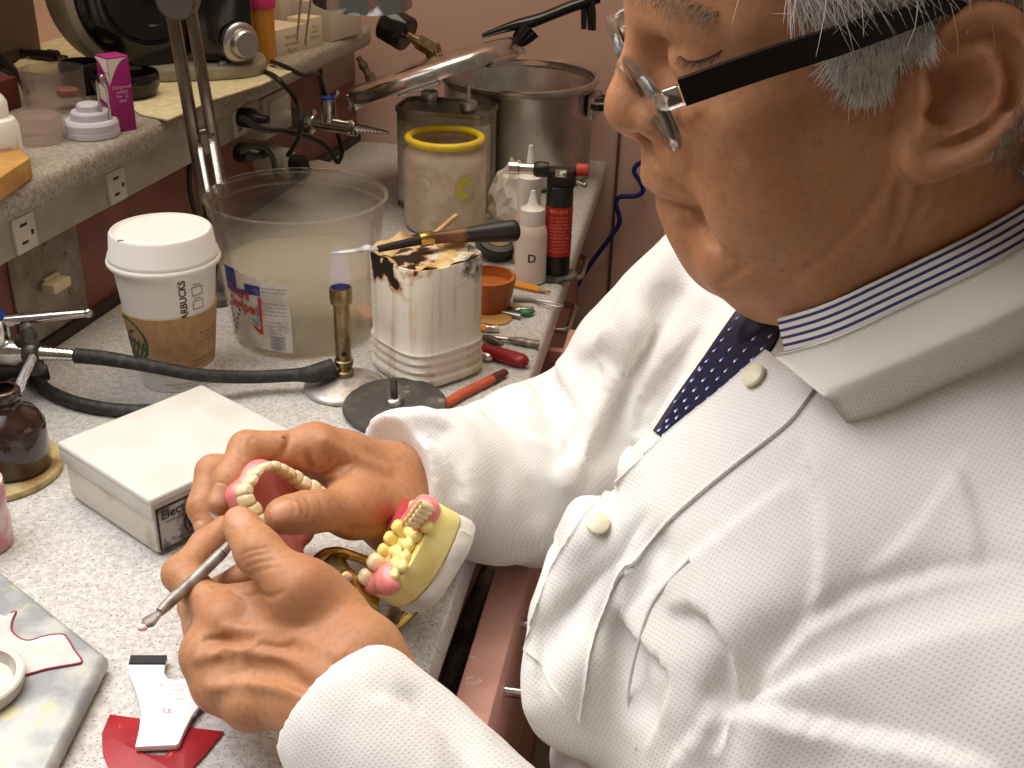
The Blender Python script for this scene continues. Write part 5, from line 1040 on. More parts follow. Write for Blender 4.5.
for q in ([(318,470),(330,462),(340,450)],[(322,476),(336,468),(350,462)],[(318,484),(334,480),(352,472)]): crease(rh,q,[.0004,.0009,.0004],.003,'s')
for q in ([(298,497),(303,508),(300,520)],[(305,496),(310,508),(307,521)],[(291,499),(295,508),(293,518)],[(318,496),(322,508),(318,522)]): crease(rh,q,[.0003,.0006,.0003],.0014,'s')
crease(rh,[(325,440),(350,455),(385,470)],[.001,.0016,.001],.007,'u',.0008); crease(rh,[(350,530),(372,530),(395,524)],[.001,.0014,.001],.006,'s')
for q in ([(252,437),(249,446),(254,455)],[(243,438),(240,447),(245,458)]): crease(rh,q,[.0003,.0005,.0003],.0014,'s')
# ---- nails: shallow plates set into the fingertips ----
def nailcells(h,V,Fc,c,wdir,rad):
    return None
def hand_mesh(h,pts,hh=.0011*HS,nails=()):
    pts=np.array(pts); V,Fc=h.mesh(pts.min(0)-.03,pts.max(0)+.03,hh); V=relax(V,Fc,1,.5); mi=np.zeros(len(Fc),int); ce=V[Fc].mean(1)
    for tip,base,px,wd,ln in nails:
        w,ok=h.march(C0,ray(*px)[None],.4,.95,.8); w=w[0]; n=h.normal(w)[0]; f=norm(tip-base); f=norm(f-n*(f@n)); s=np.cross(n,f); q=ce-w
        a,b,cz=q@f/ln,q@s/wd,q@n; sel=(np.abs(a)**3+np.abs(b)**3<1)&(np.abs(cz)<.005); mi[sel]=1
        qv=V-w; a,b,cz=qv@f/ln,qv@s/wd,qv@n; rr=(np.abs(a)**3+np.abs(b)**3)
        wgt=np.clip((1.25-rr)/.25,0,1)*(np.abs(cz)<.005); edge=np.exp(-((rr-1.1)/.25)**2)*(np.abs(cz)<.005)*(a<.9)
        V=V+n*(.00015*wgt-.0004*edge)[:,None]
    return V,Fc,mi
lV,lF,lM=hand_mesh(lh,list(LMC)+[W1,W2,Fa1,Fa2,TT,TC]+LI+list(J((240,577,.655),(252,603,.658))),nails=[(TT,TI,(237,515),.0064,.0082)])
rV,rF,rM=hand_mesh(rh,list(RMC)+[V1,V2,G1,G2,ST,SC_]+RI+RM_+list(J((246,532,.728),(278,552,.742))),nails=[(ST,SI,(285,510),.0056,.0078),(RI[3],RI[2],(219,494),.0050,.0062),(RM_[3],RM_[2],(198,530),.0045,.005)])
print('hands',len(lV),len(rV))
# ================= COAT, SHIRT, TIE =================
NB=h2w((-.014,0,-.125))                      # neck base
ct=SDF()
ct.ell((.185,.515,.03),(.135,.185,.21),.03); ct.ell((.185,.515,-.12),(.150,.185,.20),.05)
SHN=np.array([.255,.345,.135]); SHF=np.array([.20,.685,.135])
ct.cap((.235,.515,.195),SHN+[0,.03,.02],.070,.078,.05); ct.cap((.225,.53,.195),SHF+[0,-.03,.01],.066,.075,.05)
ct.cap((.205,.515,.165),(.23,.515,.205),.085,.070,.04)
# far arm (his right): shoulder, elbow, cuff
EF,MF,CF=at(575,462,.835),at(500,482,.785),at(408,466,.746)
ct.chain([SHF,(SHF+EF)/2+[.012,.02,.0],EF],[.072,.062,.058],.035)
ct.chain([EF,at(540,474,.81),MF,at(440,473,.758),CF],[.067,.066,.057,.042,.0385],.02)
ct.chain([at(725,300,.78),at(668,345,.80),at(642,400,.815)],[.06,.052,.05],.035)
ct.chain([at(648,332,.79),at(612,346,.80)],[.032,.021],.03)
ct.chain([at(568,705,.60),at(582,625,.62),at(622,540,.62)],[.022,.030,.034],.04)
# near arm (his left)
EN_=np.array([.135,.285,-.085]); CN=at(347,711,.569)
ct.chain([SHN,(SHN+EN_)/2,EN_],[.080,.074,.066],.04)
fa=EN_-CN; ct.chain([EN_,CN+fa*.62,CN+fa*.3,CN+fa*.1,CN+fa*.02],[.064,.057,.049,.0425,.0405],.02)
def fold(path,rs,k,op='u',depth=0.):
    d=np.array([ray(x,y) for x,y in path]); w,ok=ct.march(C0,d,.25,1.1); n=ct.normal(w); w=(w-n*depth)[ok]
    if len(w)<2: return
    r=np.array(rs,float)[ok] if hasattr(rs,'__len__') else np.full(len(w),float(rs)); w2,r2=smooth(w,r,5); ct.chain(w2,r2,k,op)
m1=.001
# armpit crease and the folds that fan out of it
fold([(735,700),(770,665),(830,632),(900,602),(1000,575)],[7*m1,7*m1,6*m1,4*m1,2*m1],.022,'s')
fold([(737,705),(730,725),(712,770)],[5*m1,6*m1,6*m1],.02,'s')
# front opening: folds running down to the lap
fold([(640,700),(618,640),(625,590),(655,545)],[5*m1,6*m1,6*m1,4*m1],.015,'s')
fold([(560,760),(575,690),(590,620),(630,560)],[5*m1,9*m1,9*m1,5*m1],.02,'u',.002)
fold([(536,700),(545,640),(575,570),(600,520),(640,460)],[6*m1,8*m1,9*m1,8*m1,6*m1],.018,'u',.001)
fold([(555,640),(580,580),(606,540)],[4*m1,6*m1,4*m1],.012,'s')
# far shoulder drape
fold([(592,348),(625,322),(655,280),(672,255)],[5*m1,8*m1,8*m1,5*m1],.018,'u',.0)
fold([(600,360),(625,380),(620,430),(600,500)],[5*m1,8*m1,8*m1,6*m1],.02,'s')
fold([(640,330),(625,370),(600,430),(580,490)],[6*m1,9*m1,9*m1,6*m1],.02,'u',.002)
fold([(672,300),(655,350),(625,410),(600,450)],[4*m1,6*m1,6*m1,4*m1],.016,'s')
fold([(700,300),(680,340),(650,390),(630,430)],[4*m1,7*m1,7*m1,4*m1],.018,'u',.002)
# far sleeve wrinkles
fold([(560,368),(575,400),(580,440),(565,480)],[4*m1,6*m1,6*m1,4*m1],.014,'u',.001)
fold([(540,375),(556,410),(560,450)],[3*m1,6*m1,3*m1],.016,'s')
fold([(428,428),(455,450),(462,490)],[3*m1,5*m1,3*m1],.014,'s')
fold([(425,415),(460,430),(475,470),(470,520)],[3*m1,5*m1,5*m1,3*m1],.016,'u',.0015)
fold([(395,420),(420,428),(445,432)],[2*m1,3*m1,2*m1],.010,'s')
fold([(500,410),(530,460),(540,510)],[3*m1,6*m1,4*m1],.022,'s')
# near sleeve wrinkles
fold([(420,700),(450,730),(470,768)],[3*m1,5*m1,5*m1],.016,'s'); fold([(445,668),(490,710),(545,765)],[4*m1,6*m1,5*m1],.016,'u',.001)
fold([(430,665),(470,700),(505,750)],[2*m1,5*m1,3*m1],.014,'s')
# cut the two cuffs off cleanly round the wrists
dF=norm(at(370,478,.725)-CF); dN=norm(at(300,660,.585)-CN)
ct.ell(CF+dF*.066,.066,.003,'s'); ct.ell(CN+dN*.066,.066,.003,'s')
V,Fc=ct.mesh((-.16,.20,-.30),(.40,.82,.36),.0030*HS); V=relax(V,Fc,1,.5)
Nn=ct.normal(V)
V=V+Nn*np.array([.0016*mnoise.noise(Vector(v*22))+.0007*mnoise.noise(Vector(v*60)) for v in V])[:,None]
def creases(V,Nn,items):
    """sharp cloth folds: along a line on the cloth one side rises, the other sinks"""
    sk=Skin(V,Fc); D=np.zeros(len(V))
    for path,A,wp,wm,sg in items:
        d=np.array([ray(x,y) for x,y in cat2([(x,y,0) for x,y in path],5)[:,:2]]); w,ok=sk.march(C0,d); nn=sk.n; w=w[ok]; nn=nn[ok]
        if len(w)<3: continue
        lo,hi=w.min(0)-.05,w.max(0)+.05; I=np.nonzero(((V>lo)&(V<hi)).all(1))[0]; best=np.full(len(I),9.); sgn=np.zeros(len(I)); tt=np.zeros(len(I)); q=V[I]; n=len(w)
        for i in range(n-1):
            ab=w[i+1]-w[i]; t=np.clip(((q-w[i])@ab)/(ab@ab+1e-12),0,1); r=q-w[i]-t[:,None]*ab; dd=np.linalg.norm(r,axis=1); u=dd<best
            best=np.where(u,dd,best); side=np.cross(ab/np.linalg.norm(ab),nn[i]); sgn=np.where(u,np.sign(r@side),sgn); tt=np.where(u,(i+t)/(n-1),tt)
        tp_=np.clip(np.minimum(tt,1-tt)*5,0,1)**.7; s_=sgn*sg; fac=np.clip((Nn[I]@nn.mean(0))*1.5,0,1)
        D[I]+=fac*tp_*A*np.where(s_>0,np.exp(-(best/wp)**1.2),-.75*np.exp(-(best/wm)**1.2))
    return V+Nn*D[:,None]
kq=lambda *p: [(x/1.641+520,y/1.641+300) for x,y in p]
m1=.001
V=creases(V,Nn,[
 (kq((335,700),(375,670),(440,635),(560,585),(700,545),(835,515)),6.5*m1,26*m1,14*m1,1),
 (kq((318,745),(345,712),(400,682),(470,690),(560,712),(680,738),(790,775)),6*m1,20*m1,10*m1,1),
 (kq((245,515),(300,512),(335,560),(352,610),(345,660),(338,695)),6*m1,22*m1,12*m1,-1),
 (kq((385,648),(430,585),(500,520),(590,480),(700,455),(820,440)),4.5*m1,16*m1,18*m1,1),
 (kq((455,225),(482,290),(492,360),(490,440),(470,520)),3.5*m1,14*m1,20*m1,-1),
 (kq((560,450),(640,380),(700,300),(720,240)),2.*m1,20*m1,18*m1,1),
 (kq((690,250),(735,310),(752,380),(750,450)),2.*m1,26*m1,18*m1,1),
 (kq((218,345),(175,420),(160,495),(190,550),(245,612),(236,670),(200,740)),5*m1,20*m1,10*m1,-1),
 (kq((220,335),(150,420),(90,480),(25,545)),4*m1,16*m1,8*m1,1),
 (kq((60,380),(45,470),(30,560),(35,650)),3.5*m1,10*m1,10*m1,1),
 (kq((240,770),(300,690),(330,640)),3*m1,14*m1,14*m1,1),
 (kq((180,520),(260,440),(360,360),(450,290)),2.5*m1,12*m1,16*m1,1),
 (kq((300,40),(225,130),(190,200),(205,290)),4*m1,14*m1,10*m1,1),
 (kq((225,30),(170,130),(120,230),(95,320)),4.5*m1,16*m1,12*m1,1),
 (kq((150,30),(120,70),(140,130),(105,200)),4.5*m1,14*m1,10*m1,-1),
 (kq((30,115),(60,150),(85,200),(70,260)),4*m1,12*m1,9*m1,1),
 ([(470,400),(495,425),(540,440),(575,470)],3*m1,14*m1,10*m1,1),
 ([(415,425),(445,450),(465,500),(468,545)],3*m1,12*m1,9*m1,-1),
 ([(520,400),(560,430),(590,470)],3*m1,10*m1,12*m1,1),
 ([(365,690),(420,715),(470,768)],1.6*m1,14*m1,12*m1,1),
 ([(455,672),(500,715),(545,768)],2*m1,12*m1,10*m1,1),
 ([(746,306),(712,356),(684,402),(656,440),(640,470)],5*m1,14*m1,6*m1,-1),
])
V=relax(V,Fc,2,.5)
coatV,coatF=V,Fc; print('coat',len(V))
cs=Skin(coatV,coatF); hsk=Skin(HV,HFc)
def clothmat(name,c,dots=True,scale=1/.0021,trans=.0):
    m,N,K,B=node_mat(name); B.inputs['Base Color'].default_value=(*c,1); B.inputs['Roughness'].default_value=.85; B.inputs['Specular IOR Level'].default_value=.2; B.inputs['Sheen Weight'].default_value=.15
    tc=N.new('ShaderNodeTexCoord').outputs['UV']; mp=N.new('ShaderNodeMapping'); mp.inputs['Scale'].default_value=(scale,scale,1); mp.inputs['Rotation'].default_value=(0,0,.35); K.new(tc,mp.inputs['Vector'])
    v=N.new('ShaderNodeTexVoronoi'); v.voronoi_dimensions='2D'; v.inputs['Scale'].default_value=1.; v.inputs['Randomness'].default_value=.12; K.new(mp.outputs[0],v.inputs['Vector'])
    r=N.new('ShaderNodeMapRange'); r.inputs['From Min'].default_value=.16; r.inputs['From Max'].default_value=.34; K.new(v.outputs['Distance'],r.inputs['Value'])
    x=N.new('ShaderNodeMix'); x.data_type='RGBA'; K.new(r.outputs[0],x.inputs['Factor']); x.inputs[6].default_value=(*[.86*q for q in c],1); x.inputs[7].default_value=(*c,1); K.new(x.outputs[2],B.inputs['Base Color'])
    bp=N.new('ShaderNodeBump'); bp.inputs['Strength'].default_value=.25; bp.inputs['Distance'].default_value=.0005; K.new(r.outputs[0],bp.inputs['Height']); K.new(bp.outputs['Normal'],B.inputs['Normal'])
    return m
COAT=clothmat('white nonwoven fabric',srgb(226,223,218))
_n0=norm([-.25,-.62,.74]); _e1=norm(np.cross([0,0,1.],_n0)); _e2=np.cross(_n0,_e1)
uvp=lambda V: np.stack([V@_e1,V@_e2],1)
# strips of cloth lying on a surface, found through matching edge lines
def resample(path,n):
    p=np.array(path,float); p=cat2([(x,y,0) for x,y in p],8)[:,:2]; s=np.r_[0,np.cumsum(np.linalg.norm(np.diff(p,axis=0),axis=1))]; u=np.linspace(0,s[-1],n); return np.stack([np.interp(u,s,p[:,i]) for i in (0,1)],1)
def strip_on(sd,up,lo,n,m,off,tofn=None,t0=.25):
    a,b=resample(up,n),resample(lo,n); W=[]
    for j in range(m+1):
        q=a+(b-a)*j/m; w,ok=sd.march(C0,np.array([ray(x,y) for x,y in q])); W.append(w+sd.n*off)
    W=np.array(W)
    for _ in range(2): W[1:-1,1:-1]=(W[1:-1,1:-1]*2+W[:-2,1:-1]+W[2:,1:-1]+W[1:-1,:-2]+W[1:-1,2:])/6
    return W      # (m+1,n,3)
def slab(name,W,th,mats,parent,mi=None,uv=True):
    m,n=W.shape[:2]; du=np.gradient(W,axis=1); dv=np.gradient(W,axis=0); nn=np.cross(du,dv); nn/=np.linalg.norm(nn,axis=2)[:,:,None]+1e-12
    vd=W.reshape(-1,3).mean(0)-C0; nn*= -np.sign((nn.reshape(-1,3)@vd).mean()) or 1
    A=W.reshape(-1,3); Bv=(W-nn*th).reshape(-1,3); I=np.arange(m*n).reshape(m,n)
    q=np.stack([I[:-1,:-1],I[:-1,1:],I[1:,1:],I[1:,:-1]],-1).reshape(-1,4); o=m*n; ring=list(I[0,:])+list(I[1:,-1])+list(I[-1,-2::-1])+list(I[-2:0:-1,0]); rr=np.array(ring); nx=np.roll(rr,-1)
    sd_=np.stack([rr,nx,nx+o,rr+o],1); F_=np.concatenate([q,q[:,::-1]+o,sd_]); VV=np.concatenate([A,Bv])
    M_=None
    if mi is not None: k=np.asarray(mi).reshape(-1); M_=np.concatenate([k,k,np.zeros(len(sd_),int)])
    return npmesh(name,VV,F_,mats,M_,parent,uvp(VV))
class WorldHead:
    """the head field asked in world space"""
    def __call__(s,Pw): return hd(w2h(Pw))
    normal=SDF.normal; march=SDF.march
hw=WorldHead()
person=thing('person','seated older man in white disposable coat, glasses and striped shirt working on a denture','person',(.2,.52,-.35))
BV=[HV,lV,rV]; BF=[HFc,lF,rF]; BM=[np.zeros(len(HFc),int),lM,rM]; o_=np.cumsum([0]+[len(v) for v in BV])
npmesh('body',np.concatenate(BV),np.concatenate([f+o for f,o in zip(BF,o_)]),[SKIN,NAIL],np.concatenate(BM),person)
coat=npmesh('coat',coatV,coatF,[COAT],None,person,uvp(coatV))
# trousers, so that the man sits on something from any side
m=MB()
# ---- striped shirt collar: ring round the neck in a tilted plane ----
cp,ok=hsk.march(C0,np.array([ray(x,y) for x,y in ((776,317),(900,268),(1012,210))]))
pn=norm(np.cross(cp[1]-cp[0],cp[2]-cp[0])); pn=pn if pn[2]>0 else -pn
ax0=h2w((-.012,0,-.06)); ax1=h2w((-.03,0,-.17)); t=((cp[0]-ax0)@pn)/((ax1-ax0)@pn); cc=ax0+(ax1-ax0)*t; e1=norm((cp[0]-cc)-pn*((cp[0]-cc)@pn)); e2=np.cross(pn,e1)
def ringpts(c,n,off,sd):
    out=[]
    A=np.linspace(0,2*PI,n,endpoint=False); D=np.array([math.cos(a)*e1+math.sin(a)*e2 for a in A]); r=np.full(n,.03)
    for _ in range(60): r=r+np.clip(-sd(c+D*r[:,None]),-.01,.01)*.8
    rs=r.copy()
    for _ in range(3): rs=(np.roll(rs,1)+rs*2+np.roll(rs,-1))/4
    return c+D*(np.maximum(rs,r*.99)+off)[:,None]
nr,nrow=120,37; down=norm(ax1-ax0); R0=ringpts(cc,nr,.0035,hw); rows=[]
out=(R0-cc)/np.linalg.norm(R0-cc,axis=1)[:,None]
for j in range(nrow+1):
    u=j/nrow; rows.append(R0-pn*(.024*u)+out*(.0055*u)+out*.0006*math.sin(u*3))
Wc=np.array(rows); Wc=np.concatenate([Wc,Wc[:,:1]],1)
# opening at the throat hides behind the tie; stripes run along the collar
mi=np.array([[1 if (j%5) in (2,3) else 0 for i in range(nr)] for j in range(nrow)])
m0,n0=Wc.shape[:2]
SHW=mat('white shirt cloth',srgb(226,220,214),.8); SHB=mat('navy stripe',srgb(52,54,110),.8)
Wg=Wc[:,:]; A=np.concatenate([Wg.reshape(-1,3),(Wg-out[np.r_[0:nr,0]][None]*.0016).reshape(-1,3)]); I=np.arange(m0*n0).reshape(m0,n0); q=np.stack([I[:-1,:-1],I[1:,:-1],I[1:,1:],I[:-1,1:]],-1).reshape(-1,4); o=m0*n0
top=np.stack([I[0,:-1],I[0,1:],I[0,1:]+o,I[0,:-1]+o],-1)
px_=np.array([pix(p)[0] for p in R0]); an_=np.linspace(0,2*PI,nr,endpoint=False); an_=np.where(an_>PI,an_-2*PI,an_); sd0=1 if (C0-cc)@e2>0 else -1
cand=[(abs(x-775),a*sd0) for x,a in zip(px_,an_) if 0<a*sd0<1.5]; a0_=min(cand)[1]; kc=lambda f: ~((np.tile(an_*sd0,1)[(f[:,0]%o)%n0%nr]<a0_)&(np.tile(an_*sd0,1)[(f[:,0]%o)%n0%nr]>-.9))
fq=np.concatenate([q,q[:,::-1]+o,top]); kk=kc(np.concatenate([q,q,top])); mi_c=np.concatenate([mi.reshape(-1),mi.reshape(-1),np.zeros(len(top),int)])
npmesh('shirt_collar',A,fq[kk],[SHW,SHB],mi_c[kk],person)
# ---- knitted coat collar band: rises from the coat to half cover the shirt collar ----
NA=110; ar=np.linspace(0,2*PI,nr,endpoint=False)
def ringat(W_,A_): return np.stack([np.interp(A_%(2*PI),np.r_[ar,2*PI],np.r_[W_[:,i],W_[:1,i]]) for i in range(3)],1)
sgn_=1 if (C0-cc)@e2>0 else -1; rows=[]
for j in range(15):
    u=j/14; A_=sgn_*np.linspace(.03+.30*min(u,.9),2*PI-.75,NA); r0=ringat(R0,A_); ou=ringat(out,A_); ou/=np.linalg.norm(ou,axis=1)[:,None]
    v=min(u/.86,1.); p=r0-pn*(.0135+.021*v)+ou*(.0088+.010*v**1.5)
    for _ in range(3): p=p+ct.normal(p)*np.maximum(.0025-ct(p),0)[:,None]
    if u>.87:
        for _ in range(6): p=p-ct.normal(p)*(ct(p)+.0005-.002*(1-u)/.13)[:,None]*.8
    rows.append(p)
Wk=np.array(rows)
for _ in range(2): Wk[1:-1,1:-1]=(Wk[1:-1,1:-1]*2+Wk[:-2,1:-1]+Wk[2:,1:-1]+Wk[1:-1,:-2]+Wk[1:-1,2:])/6
KN=clothmat('ribbed knit fabric',srgb(229,225,216),scale=1/.0012)
slab('coat_collar',Wk,.002,[KN],coat)
# ---- tie ----
NAVY=mat('navy silk',srgb(16,16,38),.55,col2=srgb(22,22,50),nsc=300,spec=.3); DOT=mat('pale tie dot',srgb(206,208,226),.5); BDOT=mat('blue tie dot',srgb(78,92,180),.5)
up_=[(742,306),(722,334),(700,366),(676,400),(655,432)]; lo_=[(782,318),(775,346),(745,378),(706,408),(664,440)]
Wt=strip_on(cs,up_,lo_,60,18,.0015); 
# knot sits a little proud near the throat
tie=slab('tie',Wt,.0012,[NAVY],person)
w,ok=cs.march(C0,ray(762,324)[None]); kn=MB(); kz=norm(cs.n[0]); kM=frame(w[0]-kz*.001,z=kz,x=norm(at(782,312,.5)-at(742,308,.5))); kn.ell((0,0,0),(.0165,.0135,.0085),kM); kn.build('tie_knot',NAVY,tie)
a,b=resample(up_,60),resample(lo_,60); md=MB()
def tsurf(px): w,ok=cs.march(C0,ray(*px)[None]); return w[0],cs.n[0].copy()
for i in range(12):
    for j in range(4):
        u=(i+.5*(j%2)+.3)/12; v=(j+.5)/4
        k=u*59; p=a[int(k)]*(1-v)+b[int(k)]*v; w,n_=tsurf(p); d=norm(tsurf(p+np.array([3,-2.5]))[0]-w); s_=np.cross(n_,d)
        for off,mi_,ln in ((0,0,.0008),(.0014,1,.0008)):
            c=w+n_*.0018+d*off; md.add([c-d*.0007-s_*ln,c+d*.0007-s_*ln,c+d*.0007+s_*ln,c-d*.0007+s_*ln],[(0,1,2,3)],mi_)
md.build('tie_dots',[DOT,BDOT],tie,label='rows of small white and blue dots')
# ---- front placket with snaps, far lapel ----
Wp=strip_on(cs,[(768,352),(722,392),(672,432),(632,470),(596,505),(566,548),(540,600),(527,650)],[(820,384),(790,424),(742,462),(690,505),(645,548),(612,592),(590,650),(580,720)],70,16,.0024)
slab('placket',Wp,.0022,[COAT],coat)
SNAP=mat('cream snap',srgb(232,226,196),.35)
for px in ((760,381),(597,528)):
    w,ok=cs.march(C0,ray(*px)[None]); n_=cs.n[0]; mm=MB(); mm.lathe([(.0058,0),(.0062,.0006),(.006,.0018),(.0048,.0026),(1e-8,.0028)],frame(w[0]+n_*.0043,z=n_),28); mm.build('snap',SNAP,coat)
# stitched seam from the collar and sleeve-seam ridges
def ridge(name,path,r,off):
    d=np.array([ray(x,y) for x,y in path]); w,ok=cs.march(C0,d); w=w[ok]+cs.n[ok]*off; mm=MB(); mm.tube(w,r,8,sub=5); mm.build(name,COAT,coat)
ridge('seam',[(636,748),(628,700),(640,640),(655,600),(690,560)],.0009,.0004)
# ================= HAIR =================
def hairs(name,specs,col,seed):
    rr=np.random.default_rng(seed); mm=MB()
    for poly,n,dr,ln,r,lift in specs:
        poly=np.array(poly,float); lo,hi=poly.min(0),poly.max(0); cand=[]
        while len(cand)<n:
            p=lo+rr.random(2)*(hi-lo); x,y=p; c=False
            for i in range(len(poly)):
                (x1,y1),(x2,y2)=poly[i],poly[i-1]
                if (y1>y)!=(y2>y) and x<(x2-x1)*(y-y1)/(y2-y1)+x1: c=not c
            if c: cand.append(p)
        cand=np.array(cand); w,ok=hsk.march(C0,np.array([ray(x,y) for x,y in cand])); nn=hsk.n
        for p,q,n_ in zip(cand[ok],w[ok],nn[ok]):
            d2=np.array(dr)+rr.normal(0,.28,2); w3=RT*d2[0]-UP*d2[1]; w3=norm(w3-n_*(w3@n_)*.8); L_=ln*(.6+.7*rr.random()); k=lift*(.5+rr.random()); b_=rr.normal(0,.12,3)
            pts=[q-n_*.0008,q+w3*L_*.3+n_*k*.7+b_*L_*.1,q+w3*L_*.65+n_*k+b_*L_*.3,q+w3*L_+n_*k*.55+b_*L_*.7]
            mm.tube(pts,[r,r*.95,r*.75,r*.25],3,sub=2,caps=False)
    return mm
GREY=mat('grey hair',srgb(246,243,236),.35,col2=srgb(226,221,211),nsc=300); DGREY=mat('dark grey stubble',srgb(110,98,86),.6,col2=srgb(150,138,124),nsc=400)
hs=[([(832,48),(868,36),(896,28),(906,34),(892,52),(884,72),(866,80),(853,78),(842,64)],1700,(-.05,1.),.0118,.00017,.0022),
    ([(898,22),(930,14),(938,34),(918,50),(900,42)],380,(.3,1.),.008,.00014,.0016),
    ([(780,-30),(830,-50),(960,-80),(1060,-90),(1060,-50),(960,-38),(925,-10),(900,6),(850,20),(820,14),(795,0)],2600,(.45,.7),.020,.00017,.0022),
    ([(700,-160),(800,-200),(1000,-220),(1060,-120),(1060,-40),(900,-40),(800,-25),(770,-60),(730,-90)],1800,(.5,.5),.028,.00022,.006)]
hairs('hair',hs,None,3).build('hair',GREY,person,angle=0)
# the rest of the head of hair, beyond what the picture's edge shows
hl=w2h(HV)*1000; hn=hw.normal(HV[::23]); hs_=hl[::23]; sel=np.nonzero(((hs_[:,2]>72)&(hs_[:,0]<62)|(hs_[:,0]<-34)&(hs_[:,2]>-62)|(hs_[:,2]>45)&(hs_[:,0]<45)&(hs_[:,1]<0))&(np.abs(hs_[:,1])<80))[0]; r5=np.random.default_rng(8); hm_=MB()
for i in r5.permutation(sel)[:6500]:
    q=HV[::23][i]; n_=hn[i]; d=norm(-HF*.5-HU*.55+HL*.3*np.sign(hs_[i,1])+r5.normal(0,.2,3)); d=norm(d-n_*(d@n_)*.85); hm_.tube([q-n_*.001,q+d*.008+n_*.003,q+d*.018+n_*.004,q+d*.026+n_*.0025],[.0003,.0003,.00025,.0001],3,caps=False)
hm_.build('hair',GREY,person,angle=0)
st=[([(1022,95),(1045,60),(1070,20),(1100,60),(1100,190),(1040,185),(1005,168),(990,150)],1100,(.1,1.),.007,.00013,.001)]; br=[([(632,-12),(660,-14),(700,-2),(724,12),(720,18),(695,9),(660,0)],90,(-.5,.5),.008,.00015,.002)]
hairs('stubble',st,None,5).build('stubble',DGREY,person,angle=0); hairs('eyebrow',br,None,6).build('eyebrow',DGREY,person,angle=0)
lash=MB(); rr=np.random.default_rng(2); lp=cat2([(x,y,0) for x,y in ((680,56),(688,61),(700,60),(712,56),(722,50))],6)[:,:2]
w,ok=hsk.march(C0,np.array([ray(x,y) for x,y in lp])); nn=hsk.n
lash.tube(w[ok]+nn[ok]*.0001,.00022,6)
for q,n_ in zip(w[ok],nn[ok]):
    for _ in range(2):
        d=norm(n_*.5-UP*.8-RT*.45+rr.normal(0,.2,3)); lash.tube([q,q+d*.0024,q+norm(d-UP*.2)*.0042],[.00012,.0001,.00004],3,caps=False)
lash.build('eyelashes',mat('dark lashes',(.02,.015,.012),.6),person,angle=0)
# ================= GLASSES =================
GL=mat('clear acetate',(.9,.9,.88),.03,trans=1.,ior=1.45,alpha=.74,coat=.4); BLT=mat('black acetate',(.009,.008,.008),.22,spec=.5); LENS=mat('spectacle lens',(.95,.96,.95),.02,trans=1.,ior=1.05,alpha=.22)
hg=h2w(HP(683,92,.068)); t=thing('eyeglasses','glasses with clear front and black temples worn by the man','glasses',hg)
gL=norm(HL+np.array([0.03,0,0])); up_g=norm(at(618,30,.5)-at(668,140,.46)); 
# front plane spanned by the lateral axis and the in-plane vertical seen on the near rim
near_top,near_bot=at(668,96,.4605),at(672,143,.4655); 
gF=norm(HF*.985-HU*.17); gU=norm(np.cross(gL,gF)); gU=gU if gU[2]>0 else -gU; gF=norm(np.cross(gU,gL)); gF=gF if gF@HF>0 else -gF
G0=h2w(HP(653,87,.0625))-gL*.0625-gU*.0075+gF*.0045      # middle of the bridge
MG=np.eye(4); MG[:3,0]=-gL; MG[:3,1]=gU; MG[:3,2]=gF; MG[:3,3]=G0     # x to his right, y up, z forward
if np.linalg.det(MG)<0: MG[:3,0]*=-1
sgx=np.sign((MG[:3,0]@gL))
def lens_outline(cx,n=44,w=.0262,h=.0158,ex=3.2,cy=-.0075): return [(cx+math.copysign(abs(math.cos(a))**(2/ex),math.cos(a))*w,cy+math.copysign(abs(math.sin(a))**(2/ex),math.sin(a))*h,-.0015*0-(((cx+math.cos(a)*w)/.07)**2)*.006) for a in np.linspace(0,2*PI,n,endpoint=False)]
mm=MB()
for c in (-.035,.035): mm.tube(lens_outline(c),.0031,10,MG,closed=True,flat=.8)
mm.tube([(-.0105,-.004,0),(-.004,.0005,.002),(.004,.0005,.002),(.0105,-.004,0)],[.003,.0028,.0028,.003],12,MG,sub=3)
for s_ in (-1,1): mm.tube([(s_*.060,.001,-.004),(s_*.0655,.001,-.006),(s_*.0675,.0015,-.010),(s_*.068,.001,-.016)],[.0034,.0040,.0042,.0042],10,MG,sub=2,flat=.7)
for s_ in (-1,1): mm.tube([(s_*.0115,-.012,-.001),(s_*.0105,-.015,-.006)],[.002,.003],8,MG)
mm.build('front_frame',GL,t,angle=50)
for c in (-.035,.035):
    mm=MB(); o1=lens_outline(c,44,.0252,.0148); mm.add([p for p in o1]+[(p[0],p[1],p[2]+.0014) for p in o1],[tuple(range(44))[::-1],tuple(range(44,88))]+[(i,(i+1)%44,44+(i+1)%44,44+i) for i in range(44)],0,MG); mm.build('lens',LENS,t)
    mm=MB(); mm.tube(lens_outline(c,44,.0238,.0134),.0010,6,MG,closed=True); mm.build('edge_outline',mat('dark edge outline',(.05,.045,.04),.2),t)  # added dark tube that draws the dark edge outlines of the clear frame
near_s=1 if (MG[:3,0]@gL)>0 else -1
